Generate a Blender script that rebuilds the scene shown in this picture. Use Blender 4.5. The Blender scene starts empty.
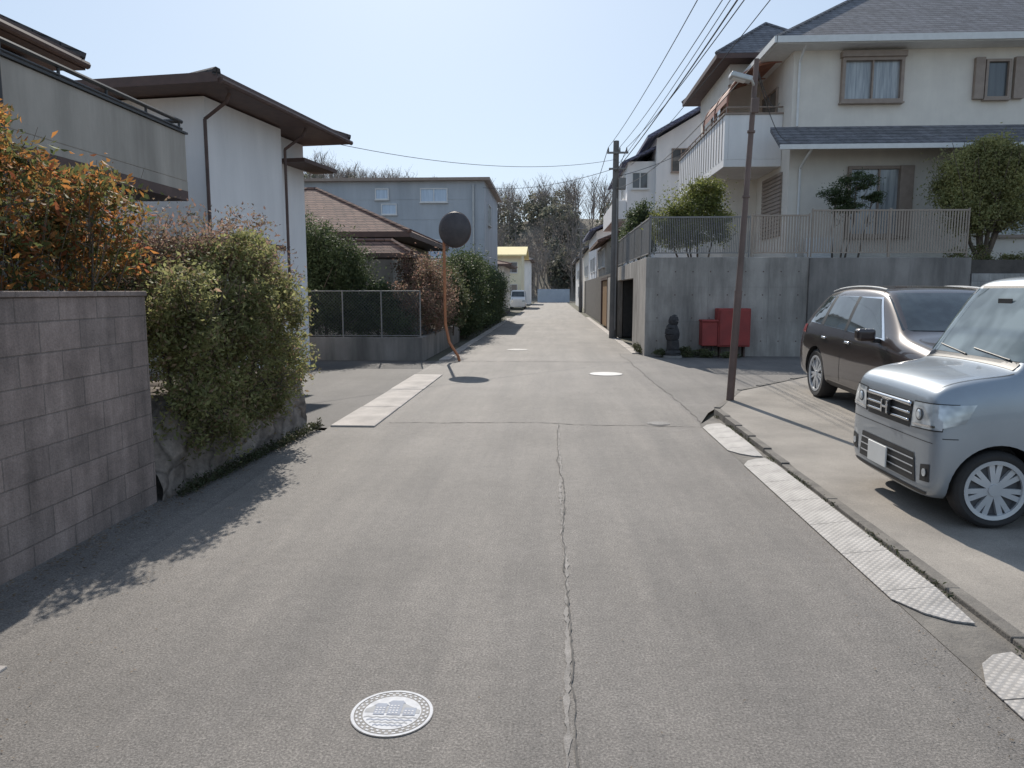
import bpy, bmesh, math, random
import numpy as np
from mathutils import Vector, Matrix
from mathutils.bvhtree import BVHTree
random.seed(7); rng=np.random.default_rng(7)
scene=bpy.context.scene
COL=scene.collection
rad=math.radians

# ------------------------------------------------------------------ materials
def newmat(name):
    m=bpy.data.materials.new(name); m.use_nodes=True
    nt=m.node_tree; b=nt.nodes['Principled BSDF']
    return m,nt,b
def c4(c): return (c[0],c[1],c[2],1)
def objcoord(nt,stretch=(1,1,1)):
    tc=nt.nodes.new('ShaderNodeTexCoord'); mp=nt.nodes.new('ShaderNodeMapping')
    mp.inputs['Scale'].default_value=stretch
    nt.links.new(tc.outputs['Object'],mp.inputs['Vector']); return mp.outputs['Vector']
def noise(nt,vec,scale,detail=6,rough=.6):
    n=nt.nodes.new('ShaderNodeTexNoise'); n.inputs['Scale'].default_value=scale
    n.inputs['Detail'].default_value=detail; n.inputs['Roughness'].default_value=rough
    nt.links.new(vec,n.inputs['Vector']); return n.outputs['Fac']
def ramp(nt,fac,stops):
    r=nt.nodes.new('ShaderNodeValToRGB'); nt.links.new(fac,r.inputs['Fac'])
    e=r.color_ramp.elements
    e[0].position=stops[0][0]; e[0].color=c4(stops[0][1])
    e[1].position=stops[-1][0]; e[1].color=c4(stops[-1][1])
    for p,c in stops[1:-1]:
        k=e.new(p); k.color=c4(c)
    return r.outputs['Color']
def mul(nt,a,b,fac=1.0,mode='MULTIPLY'):
    m=nt.nodes.new('ShaderNodeMix'); m.data_type='RGBA'; m.blend_type=mode
    m.inputs[0].default_value=fac
    nt.links.new(a,m.inputs[6]); nt.links.new(b,m.inputs[7]); return m.outputs[2]
def bumpn(nt,b,h,strength,dist=.01):
    bp=nt.nodes.new('ShaderNodeBump'); bp.inputs['Strength'].default_value=strength
    bp.inputs['Distance'].default_value=dist
    nt.links.new(h,bp.inputs['Height']); nt.links.new(bp.outputs['Normal'],b.inputs['Normal'])
def M(name,c1,c2=None,scale=4,rough=.85,bump=0,bscale=60,stretch=(1,1,1),metal=0,fine=0,lo=.35,hi=.65,coat=0,streak=0,sscale=1.6):
    m,nt,b=newmat(name)
    b.inputs['Roughness'].default_value=rough; b.inputs['Metallic'].default_value=metal
    if coat:
        b.inputs['Coat Weight'].default_value=coat; b.inputs['Coat Roughness'].default_value=.04
    if c2 is None: c2=tuple(x*.8 for x in c1)
    v=objcoord(nt,stretch)
    col=ramp(nt,noise(nt,v,scale),[(lo,c1),(hi,c2)])
    if streak:
        vv=objcoord(nt,(1,1,.12)); s=ramp(nt,noise(nt,vv,sscale,7,.7),[(.35,(1-streak,)*3),(.6,(1+streak*.3,)*3)]); col=mul(nt,col,s)
    if fine:
        v2=objcoord(nt)
        f=ramp(nt,noise(nt,v2,180,3),[(.3,(1-fine,)*3),(.7,(1+fine,)*3)])
        col=mul(nt,col,f)
    nt.links.new(col,b.inputs['Base Color'])
    if bump:
        v3=objcoord(nt); bumpn(nt,b,noise(nt,v3,bscale,4),bump)
    return m
def brickmat(name,c1,c2,mortar,w,h,ms=.012,plane='yz',bump=.5,rough=.9,offset=.5,stain=.25):
    m,nt,b=newmat(name); b.inputs['Roughness'].default_value=rough
    tc=nt.nodes.new('ShaderNodeTexCoord'); sp=nt.nodes.new('ShaderNodeSeparateXYZ')
    nt.links.new(tc.outputs['Object'],sp.inputs[0]); cb=nt.nodes.new('ShaderNodeCombineXYZ')
    if plane=='yz': nt.links.new(sp.outputs['Y'],cb.inputs['X'])
    elif plane=='xz': nt.links.new(sp.outputs['X'],cb.inputs['X'])
    else:
        ad=nt.nodes.new('ShaderNodeMath'); ad.operation='ADD'
        nt.links.new(sp.outputs['X'],ad.inputs[0]); nt.links.new(sp.outputs['Y'],ad.inputs[1])
        nt.links.new(ad.outputs[0],cb.inputs['X'])
    nt.links.new(sp.outputs['Z'],cb.inputs['Y'])
    br=nt.nodes.new('ShaderNodeTexBrick'); br.offset=offset
    br.inputs['Color1'].default_value=c4(c1); br.inputs['Color2'].default_value=c4(c2); br.inputs['Mortar'].default_value=c4(mortar)
    br.inputs['Scale'].default_value=1; br.inputs['Mortar Size'].default_value=ms
    br.inputs['Brick Width'].default_value=w; br.inputs['Row Height'].default_value=h
    br.inputs['Mortar Smooth'].default_value=.4
    nt.links.new(cb.outputs[0],br.inputs['Vector'])
    v=objcoord(nt)
    f=ramp(nt,noise(nt,v,2.2,8,.7),[(.3,(1-stain,)*3),(.7,(1+stain*.5,)*3)])
    f2=ramp(nt,noise(nt,v,70,4),[(.3,(.82,)*3),(.7,(1.15,)*3)])
    f3=ramp(nt,noise(nt,objcoord(nt,(1,1,.12)),5,4),[(.35,(1-stain*.8,)*3),(.6,(1.05,)*3)])
    col=mul(nt,mul(nt,mul(nt,br.outputs['Color'],f),f2),f3)
    nt.links.new(col,b.inputs['Base Color'])
    inv=nt.nodes.new('ShaderNodeMath'); inv.operation='MULTIPLY_ADD'
    inv.inputs[1].default_value=-1; nt.links.new(br.outputs['Fac'],inv.inputs[0])
    nt.links.new(noise(nt,v,90,4),inv.inputs[2])
    bumpn(nt,b,inv.outputs[0],bump,.012)
    return m
def leafmat(name,cols,trans=.35,clump=1.5,gain=1.0):
    m=bpy.data.materials.new(name); m.use_nodes=True; nt=m.node_tree
    b=nt.nodes['Principled BSDF']; out=nt.nodes['Material Output']
    g=nt.nodes.new('ShaderNodeNewGeometry')
    n=len(cols); stops=[(i/max(1,n-1)*.98+.01,tuple(x*gain for x in c)) for i,c in enumerate(cols)]
    col=ramp(nt,g.outputs['Random Per Island'],stops)
    v=objcoord(nt)
    f=ramp(nt,noise(nt,v,clump,3),[(.32,(.68,)*3),(.68,(1.32,)*3)])
    col=mul(nt,col,f)
    nt.links.new(col,b.inputs['Base Color']); b.inputs['Roughness'].default_value=.62; b.inputs['Specular IOR Level'].default_value=.3
    tr=nt.nodes.new('ShaderNodeBsdfTranslucent'); nt.links.new(col,tr.inputs['Color'])
    mx=nt.nodes.new('ShaderNodeMixShader'); mx.inputs[0].default_value=trans
    nt.links.new(b.outputs[0],mx.inputs[1]); nt.links.new(tr.outputs[0],mx.inputs[2])
    nt.links.new(mx.outputs[0],out.inputs['Surface'])
    return m
def asphalt(name,base,var=.2,patch=.5):
    m,nt,b=newmat(name); b.inputs['Roughness'].default_value=.8
    v=objcoord(nt)
    a=ramp(nt,noise(nt,v,patch,8,.7),[(.3,tuple(x*(1-var) for x in base)),(.7,tuple(x*(1+var) for x in base))])
    vs=objcoord(nt,(1.6,.12,1))
    s=ramp(nt,noise(nt,vs,1.4,6,.65),[(.3,(.80,.80,.81)),(.7,(1.18,1.16,1.14))])
    f=ramp(nt,noise(nt,v,95,4,.78),[(.34,(.45,)*3),(.5,(.97,)*3),(.66,(1.7,)*3)])
    f3=ramp(nt,noise(nt,v,14,5,.75),[(.3,(.84,)*3),(.7,(1.14,)*3)])
    col=mul(nt,mul(nt,mul(nt,a,s),f),f3)
    nt.links.new(col,b.inputs['Base Color'])
    bumpn(nt,b,noise(nt,v,110,4,.75),.75,.006)
    return m

asph=asphalt('asphalt',(.180,.165,.150),.2)
asph2=asphalt('older_asphalt',(.155,.143,.132),.22)
asph3=asphalt('lot_asphalt',(.092,.085,.080),.3)
conc=M('concrete_pad',(.34,.305,.265),(.205,.185,.162),1.2,.9,.35,50,fine=.3,lo=.3,hi=.7)
kerbm=M('kerb_concrete',(.21,.19,.165),(.11,.10,.09),5,.9,.5,50,fine=.3,lo=.3,hi=.7)
slabm=M('slab_concrete',(.48,.435,.395),(.32,.29,.265),2,.85,.3,60,fine=.2)
soil=M('soil',(.125,.108,.094),(.078,.068,.06),3,.95,.8,30,fine=.3)
grd=M('ground_mix',(.14,.125,.10),(.07,.075,.045),.3,.95,.5,20,fine=.2)
blockm=brickmat('block_wall',(.39,.30,.26),(.31,.245,.215),(.235,.19,.165),.40,.195,.006,'yz',.55,stain=.42)
blockx=brickmat('pale_block_wall',(.42,.40,.37),(.36,.34,.32),(.26,.25,.24),.40,.20,.009,'xz',.4)
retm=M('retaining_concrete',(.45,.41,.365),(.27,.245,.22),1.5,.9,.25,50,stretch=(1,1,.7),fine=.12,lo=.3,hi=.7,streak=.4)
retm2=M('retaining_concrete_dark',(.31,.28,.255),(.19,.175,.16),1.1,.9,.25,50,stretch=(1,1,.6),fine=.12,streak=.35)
plw=M('white_plaster',(.86,.83,.81),(.79,.765,.75),1.5,.9,.2,80,stretch=(1,1,.4),streak=.06)
plb=M('beige_siding',(.78,.72,.64),(.72,.66,.59),2,.85,.15,60,streak=.05)
plg=M('grey_siding',(.47,.50,.53),(.40,.43,.46),.8,.85,.1,60,stretch=(1,1,.3),streak=.1)
plt=M('tan_plaster',(.48,.43,.37),(.39,.35,.30),1.5,.9,.3,70,stretch=(1,1,.4),streak=.2)
ply=M('cream_plaster',(.80,.68,.36),(.72,.60,.32),1,.9)
trimb=M('brown_trim',(.12,.072,.058),(.085,.053,.045),6,.6)
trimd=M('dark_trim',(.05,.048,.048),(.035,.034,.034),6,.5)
trimw=M('white_trim',(.75,.74,.72),(.68,.67,.65),6,.5)
trimt=M('bronze_trim',(.34,.265,.215),(.28,.215,.175),6,.5)
alum=M('aluminium',(.55,.55,.54),(.45,.45,.44),6,.4,metal=.6)
fencem=M('beige_aluminium',(.38,.31,.25),(.33,.265,.215),6,.75)
fenceg=M('grey_aluminium',(.27,.255,.24),(.22,.21,.20),6,.75)
tileg=brickmat('grey_roof_tile',(.23,.225,.24),(.18,.175,.185),(.07,.07,.075),.30,.115,.012,'sum',.8)
tileb=brickmat('brown_roof_tile',(.27,.155,.115),(.20,.115,.09),(.06,.04,.035),.28,.10,.014,'sum',.9)
tiled=brickmat('dark_roof_tile',(.12,.10,.095),(.09,.078,.075),(.03,.03,.03),.28,.10,.014,'sum',.9)
tiles=brickmat('slate_blue_roof',(.20,.21,.30),(.15,.16,.24),(.06,.06,.09),.30,.12,.012,'sum',.8)
def glassmat(name,c1,c2,rough=.06):
    m,nt,b=newmat(name); v=objcoord(nt,(5,5,.3))
    nt.links.new(ramp(nt,noise(nt,v,3,3),[(.35,c1),(.65,c2)]),b.inputs['Base Color'])
    b.inputs['Roughness'].default_value=.35; b.inputs['Coat Weight'].default_value=1; b.inputs['Coat Roughness'].default_value=rough
    return m
wglass=glassmat('curtained_glass',(.42,.44,.45),(.22,.24,.26))
dglass=glassmat('dark_window_glass',(.08,.09,.095),(.05,.055,.06))
bglass=glassmat('pale_window_glass',(.50,.60,.72),(.38,.48,.6))
steelp=M('painted_pole_brown',(.18,.12,.10),(.13,.09,.075),4,.6,.1)
concp=M('pole_concrete',(.20,.18,.165),(.14,.13,.12),2,.85,.2)
cablem=M('cable_black',(.04,.04,.04),None,5,.6)
orange=M('orange_paint',(.50,.19,.08),(.38,.15,.07),8,.5)
redp=M('red_paint',(.34,.05,.042),(.24,.04,.035),3,.65)
darkst=M('dark_stone',(.055,.05,.05),(.028,.026,.026),9,.8,.6,20)
mirback=M('mirror_back_grey',(.085,.07,.07),(.06,.05,.05),6,.5)
mirf=M('mirror_face',(.8,.8,.8),None,1,.03,metal=1)
bark=M('bark',(.17,.13,.10),(.09,.073,.057),12,.95,.8,40,stretch=(1,1,.25))
twig=M('hazed_dry_branches',(.27,.23,.20),(.20,.17,.15),4,.95)  # branch colour lightened to carry distance haze on the hill
L_nand=leafmat('nandina_leaves',[(.09,.11,.045),(.14,.14,.05),(.34,.15,.045),(.46,.20,.06),(.10,.13,.05),(.30,.10,.05),(.13,.15,.055),(.08,.10,.04)],.55,2,1.25)
L_olive=leafmat('olive_leaves',[(.11,.12,.045),(.19,.19,.08),(.24,.24,.11),(.14,.15,.06),(.25,.17,.12)],.58,2,1.5)
L_red=leafmat('reddish_leaves',[(.11,.10,.06),(.21,.125,.095),(.24,.15,.12),(.13,.125,.07)],.52,2,1.4)
L_dark=leafmat('dark_leaves',[(.045,.062,.03),(.072,.098,.043),(.10,.12,.055)],.4,1.5,1.2)
L_mid=leafmat('mid_green_leaves',[(.06,.08,.038),(.095,.11,.05),(.125,.14,.065),(.11,.085,.055)],.4,1.5,1.25)
L_yel=leafmat('yellow_green_leaves',[(.13,.15,.04),(.21,.22,.06),(.09,.11,.04),(.16,.16,.05)],.5,2,1.25)
L_soft=leafmat('soft_green_leaves',[(.15,.16,.07),(.24,.23,.10),(.20,.18,.085),(.13,.14,.06)],.6,1.4,1.9)
L_dry=leafmat('dry_leaves',[(.12,.08,.05),(.17,.12,.07),(.08,.06,.04)],.1,2)
L_weed=leafmat('weed_leaves',[(.05,.065,.03),(.07,.08,.04),(.09,.08,.05)],.3,2)

# ------------------------------------------------------------------ builders
def tag(o,label,cat,group=None,kind=None):
    if label: o['label']=label
    if cat: o['category']=cat
    if group: o['group']=group
    if kind: o['kind']=kind
def thing(name,label,cat,loc=(0,0,0),group=None,rot=(0,0,0)):
    e=bpy.data.objects.new(name,None); e.empty_display_size=.2
    e.location=loc; e.rotation_euler=rot; COL.objects.link(e); tag(e,label,cat,group); return e
def link(name,me,parent=None):
    o=bpy.data.objects.new(name,me); COL.objects.link(o)
    if parent is not None: o.parent=parent
    return o
def toporigin(p):
    v=Vector((0,0,0))
    while p is not None:
        v+=p.location; p=p.parent
    return v
class MB:
    def __init__(s): s.v=[];s.f=[];s.m=[]
    def add(s,vs,fs,m=0):
        o=len(s.v); s.v+= [tuple(p) for p in vs]; s.f+=[tuple(i+o for i in f) for f in fs]; s.m+=[m]*len(fs)
    def box(s,x0,x1,y0,y1,z0,z1,m=0):
        if x0>x1:x0,x1=x1,x0
        if y0>y1:y0,y1=y1,y0
        if z0>z1:z0,z1=z1,z0
        s.add([(x0,y0,z0),(x1,y0,z0),(x1,y1,z0),(x0,y1,z0),(x0,y0,z1),(x1,y0,z1),(x1,y1,z1),(x0,y1,z1)],
              [(0,3,2,1),(4,5,6,7),(0,1,5,4),(1,2,6,5),(2,3,7,6),(3,0,4,7)],m); return s
    def poly(s,pts,m=0): s.add(pts,[tuple(range(len(pts)))],m); return s
    def ext(s,pts,vec,m=0):
        n=len(pts); v=Vector(vec); top=[tuple(Vector(p)+v) for p in pts]
        s.add(list(pts)+top,[tuple(range(n))[::-1],tuple(range(n,2*n))]+[(i,(i+1)%n,n+(i+1)%n,n+i) for i in range(n)],m); return s
    def cyl(s,p0,p1,r0,r1=None,n=10,m=0,caps=True):
        if r1 is None:r1=r0
        p0=Vector(p0);p1=Vector(p1); d=(p1-p0)
        if d.length<1e-6:return s
        d.normalize(); a=d.orthogonal().normalized(); b=d.cross(a)
        vs=[]
        for p,r in((p0,r0),(p1,r1)):
            for i in range(n):
                t=2*math.pi*i/n; vs.append(tuple(p+a*(r*math.cos(t))+b*(r*math.sin(t))))
        fs=[(i,(i+1)%n,n+(i+1)%n,n+i) for i in range(n)]
        if caps: fs+=[tuple(range(n))[::-1],tuple(range(n,2*n))]
        s.add(vs,fs,m); return s
    def tube(s,pts,r,n=8,m=0):
        rs=r if isinstance(r,(list,tuple)) else [r]*len(pts)
        for i in range(len(pts)-1): s.cyl(pts[i],pts[i+1],rs[i],rs[i+1],n,m)
        return s
    def lathe_y(s,prof,n=36,m=0,c=(0,0,0)):
        k=len(prof); vs=[]
        for i in range(n):
            t=2*math.pi*i/n
            for r,y in prof: vs.append((c[0]+r*math.cos(t),c[1]+y,c[2]+r*math.sin(t)))
        fs=[]
        for i in range(n):
            j=(i+1)%n
            for q in range(k-1): fs.append((i*k+q,i*k+q+1,j*k+q+1,j*k+q))
        s.add(vs,fs,m); return s
    def obj(s,name,mats,parent=None,local=False,smooth=False,bevel=0,recalc=True,label=None,cat=None,group=None,kind=None,seg=2):
        vs=np.array(s.v,dtype=float)
        org=Vector((0,0,0))
        if parent is not None and not local: org=toporigin(parent)
        elif parent is None and not local:
            mn=vs.min(0);mx=vs.max(0); org=Vector(((mn[0]+mx[0])/2,(mn[1]+mx[1])/2,mn[2]))
        vs=vs-np.array(org)
        me=bpy.data.meshes.new(name); me.from_pydata(vs.tolist(),[],s.f)
        if not isinstance(mats,(list,tuple)): mats=[mats]
        for m in mats: me.materials.append(m)
        me.polygons.foreach_set('material_index',s.m)
        if recalc:
            bm=bmesh.new(); bm.from_mesh(me); bmesh.ops.recalc_face_normals(bm,faces=bm.faces); bm.to_mesh(me); bm.free()
        if smooth:
            me.polygons.foreach_set('use_smooth',[True]*len(me.polygons)); me.set_sharp_from_angle(angle=rad(40))
        o=link(name,me,parent)
        if parent is None and not local: o.location=org
        if bevel:
            b=o.modifiers.new('bevel','BEVEL'); b.width=bevel; b.segments=seg; b.limit_method='ANGLE'
        tag(o,label,cat,group,kind)
        return o
def structure(mb,name,mats,**k):
    o=mb.obj(name,mats,local=True,**k); o['kind']='structure'; return o
def P(face,plane,a,n,z):
    if face=='-y': return (a,plane-n,z)
    if face=='+x': return (plane+n,a,z)
    if face=='-x': return (plane-n,a,z)
def fbox(mb,face,plane,a0,a1,n0,n1,z0,z1,m=0):
    p=P(face,plane,a0,n0,z0);q=P(face,plane,a1,n1,z1); mb.box(p[0],q[0],p[1],q[1],p[2],q[2],m)
def window(parent,face,plane,a0,a1,z0,z1,glass=None,frame=None,mull=1,fw=.05,dep=.07,hood=0,sill=True):
    glass=glass or wglass; frame=frame or alum
    g=MB(); fbox(g,face,plane,a0+fw*.5,a1-fw*.5,.004,.03,z0+fw*.5,z1-fw*.5)
    w=g.obj('window',glass,parent)
    f=MB()
    fbox(f,face,plane,a0,a0+fw,0.002,dep,z0,z1); fbox(f,face,plane,a1-fw,a1,0.002,dep,z0,z1)
    fbox(f,face,plane,a0+fw,a1-fw,0.002,dep,z0,z0+fw); fbox(f,face,plane,a0+fw,a1-fw,0.002,dep,z1-fw,z1)
    for i in range(mull):
        c=a0+(a1-a0)*(i+1)/(mull+1); fbox(f,face,plane,c-.022,c+.022,0.002,dep*.8,z0+fw,z1-fw)
    if hood: fbox(f,face,plane,a0-.04,a1+.04,0.002,dep+hood,z1+.002,z1+.16)
    if sill: fbox(f,face,plane,a0-.03,a1+.03,0.002,dep+.04,z0-.045,z0-.002)
    fo=f.obj('frame',frame,parent); fo.parent=w
    return w
def hip(mb,x0,x1,y0,y1,z,p,th=.14,m=0,mf=1):
    w=x1-x0;d=y1-y0
    if w>=d: r=[(x0+d/2,(y0+y1)/2,z+p*d/2),(x1-d/2,(y0+y1)/2,z+p*d/2)]
    else: r=[((x0+x1)/2,y0+w/2,z+p*w/2),((x0+x1)/2,y1-w/2,z+p*w/2)]
    e=[(x0,y0,z),(x1,y0,z),(x1,y1,z),(x0,y1,z)]
    V=e+r+[(a,b,z-th) for a,b,_ in e]
    if w>=d: F=[(0,1,5,4),(1,2,5),(2,3,4,5),(3,0,4)]
    else: F=[(0,1,4),(1,2,5,4),(2,3,5),(3,0,4,5)]
    o=len(mb.v); mb.add(V,F,m)
    mb.f+=[tuple(i+o for i in f) for f in [(6,7,1,0),(7,8,2,1),(8,9,3,2),(9,6,0,3),(9,8,7,6)]]; mb.m+=[mf]*5
    for a,b in ((r[0],r[1]),(e[0],r[0]),(e[1],r[1] if w>=d else r[0]),(e[3],r[0] if w>=d else r[1]),(e[2],r[1])):
        mb.cyl(a,b,.07,n=6,m=m)
def gable(mb,x0,x1,y0,y1,z,p,axis='x',th=.16,m=0,mf=1,wall=None):
    if axis=='x':
        ym=(y0+y1)/2; h=p*(y1-y0)/2
        for ya in (y0,y1): mb.ext([(x0,ya,z),(x0,ym,z+h),(x0,ym,z+h-th),(x0,ya,z-th)],(x1-x0,0,0),m)
    else:
        xm=(x0+x1)/2; h=p*(x1-x0)/2
        for xa in (x0,x1): mb.ext([(xa,y0,z),(xm,y0,z+h),(xm,y0,z+h-th),(xa,y0,z-th)],(0,y1-y0,0),m)

# ------------------------------------------------------------------ foliage
def leaves_mesh(name,centers,L,mat,seed=0,up=.3,aspect=.45,parent=None,org=(0,0,0)):
    r=np.random.default_rng(seed); n=len(centers)
    nrm=r.normal(size=(n,3)); nrm[:,2]+=up*2; nrm/=np.linalg.norm(nrm,axis=1)[:,None]
    t=r.normal(size=(n,3)); a=np.cross(nrm,t); a/=np.linalg.norm(a,axis=1)[:,None]; b=np.cross(nrm,a)
    s=(L*r.uniform(.6,1.3,size=n))[:,None]
    c=centers-np.array(org)
    bend=nrm*s*.12
    V=np.stack([c-a*s*.5,c+b*s*aspect*.5-bend,c+a*s*.5,c-b*s*aspect*.5-bend],1).reshape(-1,3)
    me=bpy.data.meshes.new(name)
    me.vertices.add(4*n); me.vertices.foreach_set('co',V.ravel())
    me.loops.add(4*n); me.loops.foreach_set('vertex_index',np.arange(4*n))
    me.polygons.add(n); me.polygons.foreach_set('loop_start',np.arange(0,4*n,4)); 
    me.materials.append(mat); me.update(calc_edges=True); me.validate()
    return link(name,me,parent)
def crown_pts(clumps,n,seed,sub=14,tight=.24,shell=.5):
    r=np.random.default_rng(seed); out=[]
    vol=np.array([c[3]*c[4]*c[5] for c in clumps])**.8; w=vol/vol.sum()
    for c,k in zip(clumps,w):
        C=np.array(c[:3]);R=np.array(c[3:6]); m=max(20,int(n*k))
        ns=max(5,int(sub*(.5+k*len(clumps)*.5)))
        d=r.normal(size=(ns,3)); d/=np.linalg.norm(d,axis=1)[:,None]
        d*=(r.uniform(0,1,size=ns)**shell)[:,None]
        cs=C+d*R*.88
        idx=r.integers(0,ns,size=m); sg=r.uniform(.5,1.3,size=ns)*tight
        out.append(cs[idx]+r.normal(size=(m,3))*R*sg[idx][:,None]*np.array([1,1,.8]))
    return np.concatenate(out)
def plant(name,label,cat,base,clumps,n,L,mat,seed,group=None,trunk=.05,stems=0,sub=14,tight=.24,barkm=None,aspect=.45,tname='trunk',zmin=None,up=.3,twigs=6):
    e=thing(name,label,cat,base,group)
    r=random.Random(seed); mb=MB(); B=Vector(base)
    for i,c in enumerate(clumps):
        C=Vector(c[:3])
        b0=B+Vector((r.uniform(-1,1)*trunk*(3 if stems else .3),r.uniform(-1,1)*trunk*(3 if stems else .3),-.03))
        if stems: b0.x+= (C.x-B.x)*.6; b0.y+=(C.y-B.y)*.7
        mid=b0.lerp(C,.5)+Vector((r.uniform(-.1,.1),r.uniform(-.1,.1),0))
        mb.tube([b0,mid,C],[trunk,trunk*.7,trunk*.4],7)
        for j in range(twigs):
            d=Vector((r.uniform(-1,1)*c[3],r.uniform(-1,1)*c[4],r.uniform(-.4,1)*c[5]))*.98
            s=b0.lerp(C,r.uniform(.5,1)); q=s+d*.5+Vector((0,0,.05))
            mb.tube([s,q,C+d],[trunk*.4,trunk*.25,trunk*.1],5)
    mb.obj('trunk' if tname=='trunk' else tname,barkm or bark,e)
    pts=crown_pts(clumps,n,seed,sub,tight)
    if zmin is not None: pts=pts[pts[:,2]>zmin]
    leaves_mesh('crown' if cat=='tree' else 'foliage',pts,L,mat,seed,parent=e,org=base,aspect=aspect,up=up)
    return e

# ------------------------------------------------------------------ ground, roads
g=MB(); g.poly([(-400,-60,-.06),(400,-60,-.06),(400,600,-.06),(-400,600,-.06)]); structure(g,'ground',grd,recalc=False)
g=MB(); g.poly([(-2.62,-8,0),(1.9,-8,0),(1.9,20.2,0),(2.2,20.2,0),(2.2,112,0),(-2.55,112,0),(-2.55,18,0),(-2.8,18,0),(-2.8,9,0),(-2.78,8.8,0),(-2.60,3,0)])
structure(g,'road',asph,recalc=False)
g=MB(); g.poly([(1.9,9.45,0),(2.2,10.4,0),(2.9,11.9,0),(4.6,13.7,0),(8,14.5,0),(30,15.2,0),(30,19.9,0),(2.2,20.2,0),(1.9,20.2,0)]); structure(g,'side_road',asph2,recalc=False)
g=MB(); g.poly([(-2.8,9,-.002),(-2.8,18.0,-.002),(-16,18,-.002),(-16,9,-.002)][::-1]); structure(g,'driveway',asph3,recalc=False)
g=MB(); g.add([(-2.62,-8,-.02),(-2.60,3,-.02),(-2.78,8.9,-.02),(-3.6,8.9,.03),(-3.6,3,.03),(-3.6,-8,.03)],[(0,1,4,5),(1,2,3,4)])
structure(g,'verge',asph2,recalc=False)
g=MB(); g.box(-2.80,-2.46,-3,3.05,-.03,.012); structure(g,'gutter_cover_strip',slabm,bevel=.008)
def lz(y): return .03+max(0,y-6.8)*.022
g=MB()
pad=[(2.31,-8),(2.31,6.8),(2.31,10.2),(3.0,11.75),(4.65,13.5),(8,14.2),(16,14.6),(16,6.8),(16,-8)]
g.add([(x,y,lz(y)) for x,y in pad],[(0,1,7,8),(1,2,3,4,5,6,7)]); structure(g,'parking_pad',conc,recalc=False)
g=MB(); kp=[(2.24,-8),(2.24,10.2),(2.95,11.85),(4.6,13.6),(8,14.3),(16,14.7)]
rk=random.Random(9)
for i in range(len(kp)-1):
    a=Vector((*kp[i],0));b=Vector((*kp[i+1],0))
    L=(b-a).length; k=max(1,int(L/.6)); d=(b-a)/k; nn=Vector((d.y,-d.x,0)).normalized()*.08
    for j in range(k):
        p=a+d*j+d*.003; q=a+d*(j+1)-d*.003; z=lz((p.y+q.y)/2)+.004+rk.uniform(-.004,.004)
        g.ext([(p.x-nn.x*.05,p.y-nn.y*.05,-.05),(q.x-nn.x*.05,q.y-nn.y*.05,-.05),(q.x+nn.x,q.y+nn.y,-.05),(p.x+nn.x,p.y+nn.y,-.05)],(0,0,.05+z))
structure(g,'kerb',kerbm,bevel=.008)
g=MB(); g.add([(1.9,-8,.003),(2.26,-8,.003),(2.26,10.2,.003),(1.9,9.45,.003)],[(0,1,2,3)]); structure(g,'gutter',kerbm,recalc=False)
def wobble_strip(name,x,y0,y1,w,z,mat,amp=.01,n=160,seed=1,axis='y',drift=0):
    r=random.Random(seed); v=[];f=[]
    off=0
    for i in range(n+1):
        y=y0+(y1-y0)*i/n; off+=r.uniform(-amp,amp)*.35; off*=.97
        ww=w*r.uniform(.25,1.5); dx=drift*math.sin(i/n*5)
        if axis=='y': v+=[(x+off+dx-ww/2,y,z),(x+off+dx+ww/2,y,z)]
        else: v+=[(y,x+off+dx-ww/2,z),(y,x+off+dx+ww/2,z)]
        if i<n: f.append((2*i,2*i+1,2*i+3,2*i+2))
    m=MB(); m.add(v,f); return structure(m,name,mat,recalc=False)
seamm=M('seam_filler',(.31,.285,.262),(.19,.175,.16),8,.9,.3,60,fine=.3)
crackm=M('crack_tar',(.07,.065,.06),(.12,.11,.10),6,.9)
wobble_strip('road_seam',.073,-2,9.35,.024,.004,seamm,.016,n=320,seed=11)
wobble_strip('road_crack',.086,-2,9.35,.007,.008,crackm,.018,n=320,seed=4)
wobble_strip('road_joint',9.36,-2.1,1.9,.018,.004,crackm,.05,n=90,axis='x',seed=2,drift=.04)
wobble_strip('road_joint',1.92,9.5,20.2,.014,.005,crackm,.05,n=120,seed=5,drift=.05)
wobble_strip('road_joint',17.9,-2.5,1.9,.03,.004,crackm,.04,n=60,axis='x',seed=7)
y=9.05; r=random.Random(3)
for k,(ln) in enumerate([1.55,1.95,2.3]):
    m=MB(); m.box(-2.78+r.uniform(-.01,.01),-2.22+r.uniform(-.01,.01),y,y+ln-.03,-.03,.02+r.uniform(0,.008))
    m.obj('gutter_slab',slabm,bevel=.012,label='pale concrete slab bridging the roadside gutter',cat='drain cover',group='gutter slabs at the driveway'); y+=ln
for k in range(14):
    m=MB(); y=20.4+k*2.0; m.box(2.2,2.42,y,y+1.95,-.03,.015)
    m.obj('gutter_slab',slabm,bevel=.01,label='narrow concrete gutter slab along the road edge',cat='drain cover',group='gutter slabs below the retaining wall')
for k in range(14):
    m=MB(); y=18.2+k*2.0; m.box(-2.8,-2.56,y,y+1.95,-.03,.015)
    m.obj('gutter_slab',slabm,bevel=.01,label='narrow concrete gutter slab beside the gardens',cat='drain cover',group='gutter slabs below the gardens')
m_,nt_,b_=newmat('chequered_ramp_metal')
v_=objcoord(nt_,(1,1,0)); vo=nt_.nodes.new('ShaderNodeTexVoronoi'); vo.inputs['Scale'].default_value=30; vo.inputs['Randomness'].default_value=0.0
mp_=nt_.nodes.new('ShaderNodeMapping'); mp_.inputs['Rotation'].default_value=(0,0,rad(45)); nt_.links.new(v_,mp_.inputs['Vector']); nt_.links.new(mp_.outputs[0],vo.inputs['Vector'])
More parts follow.
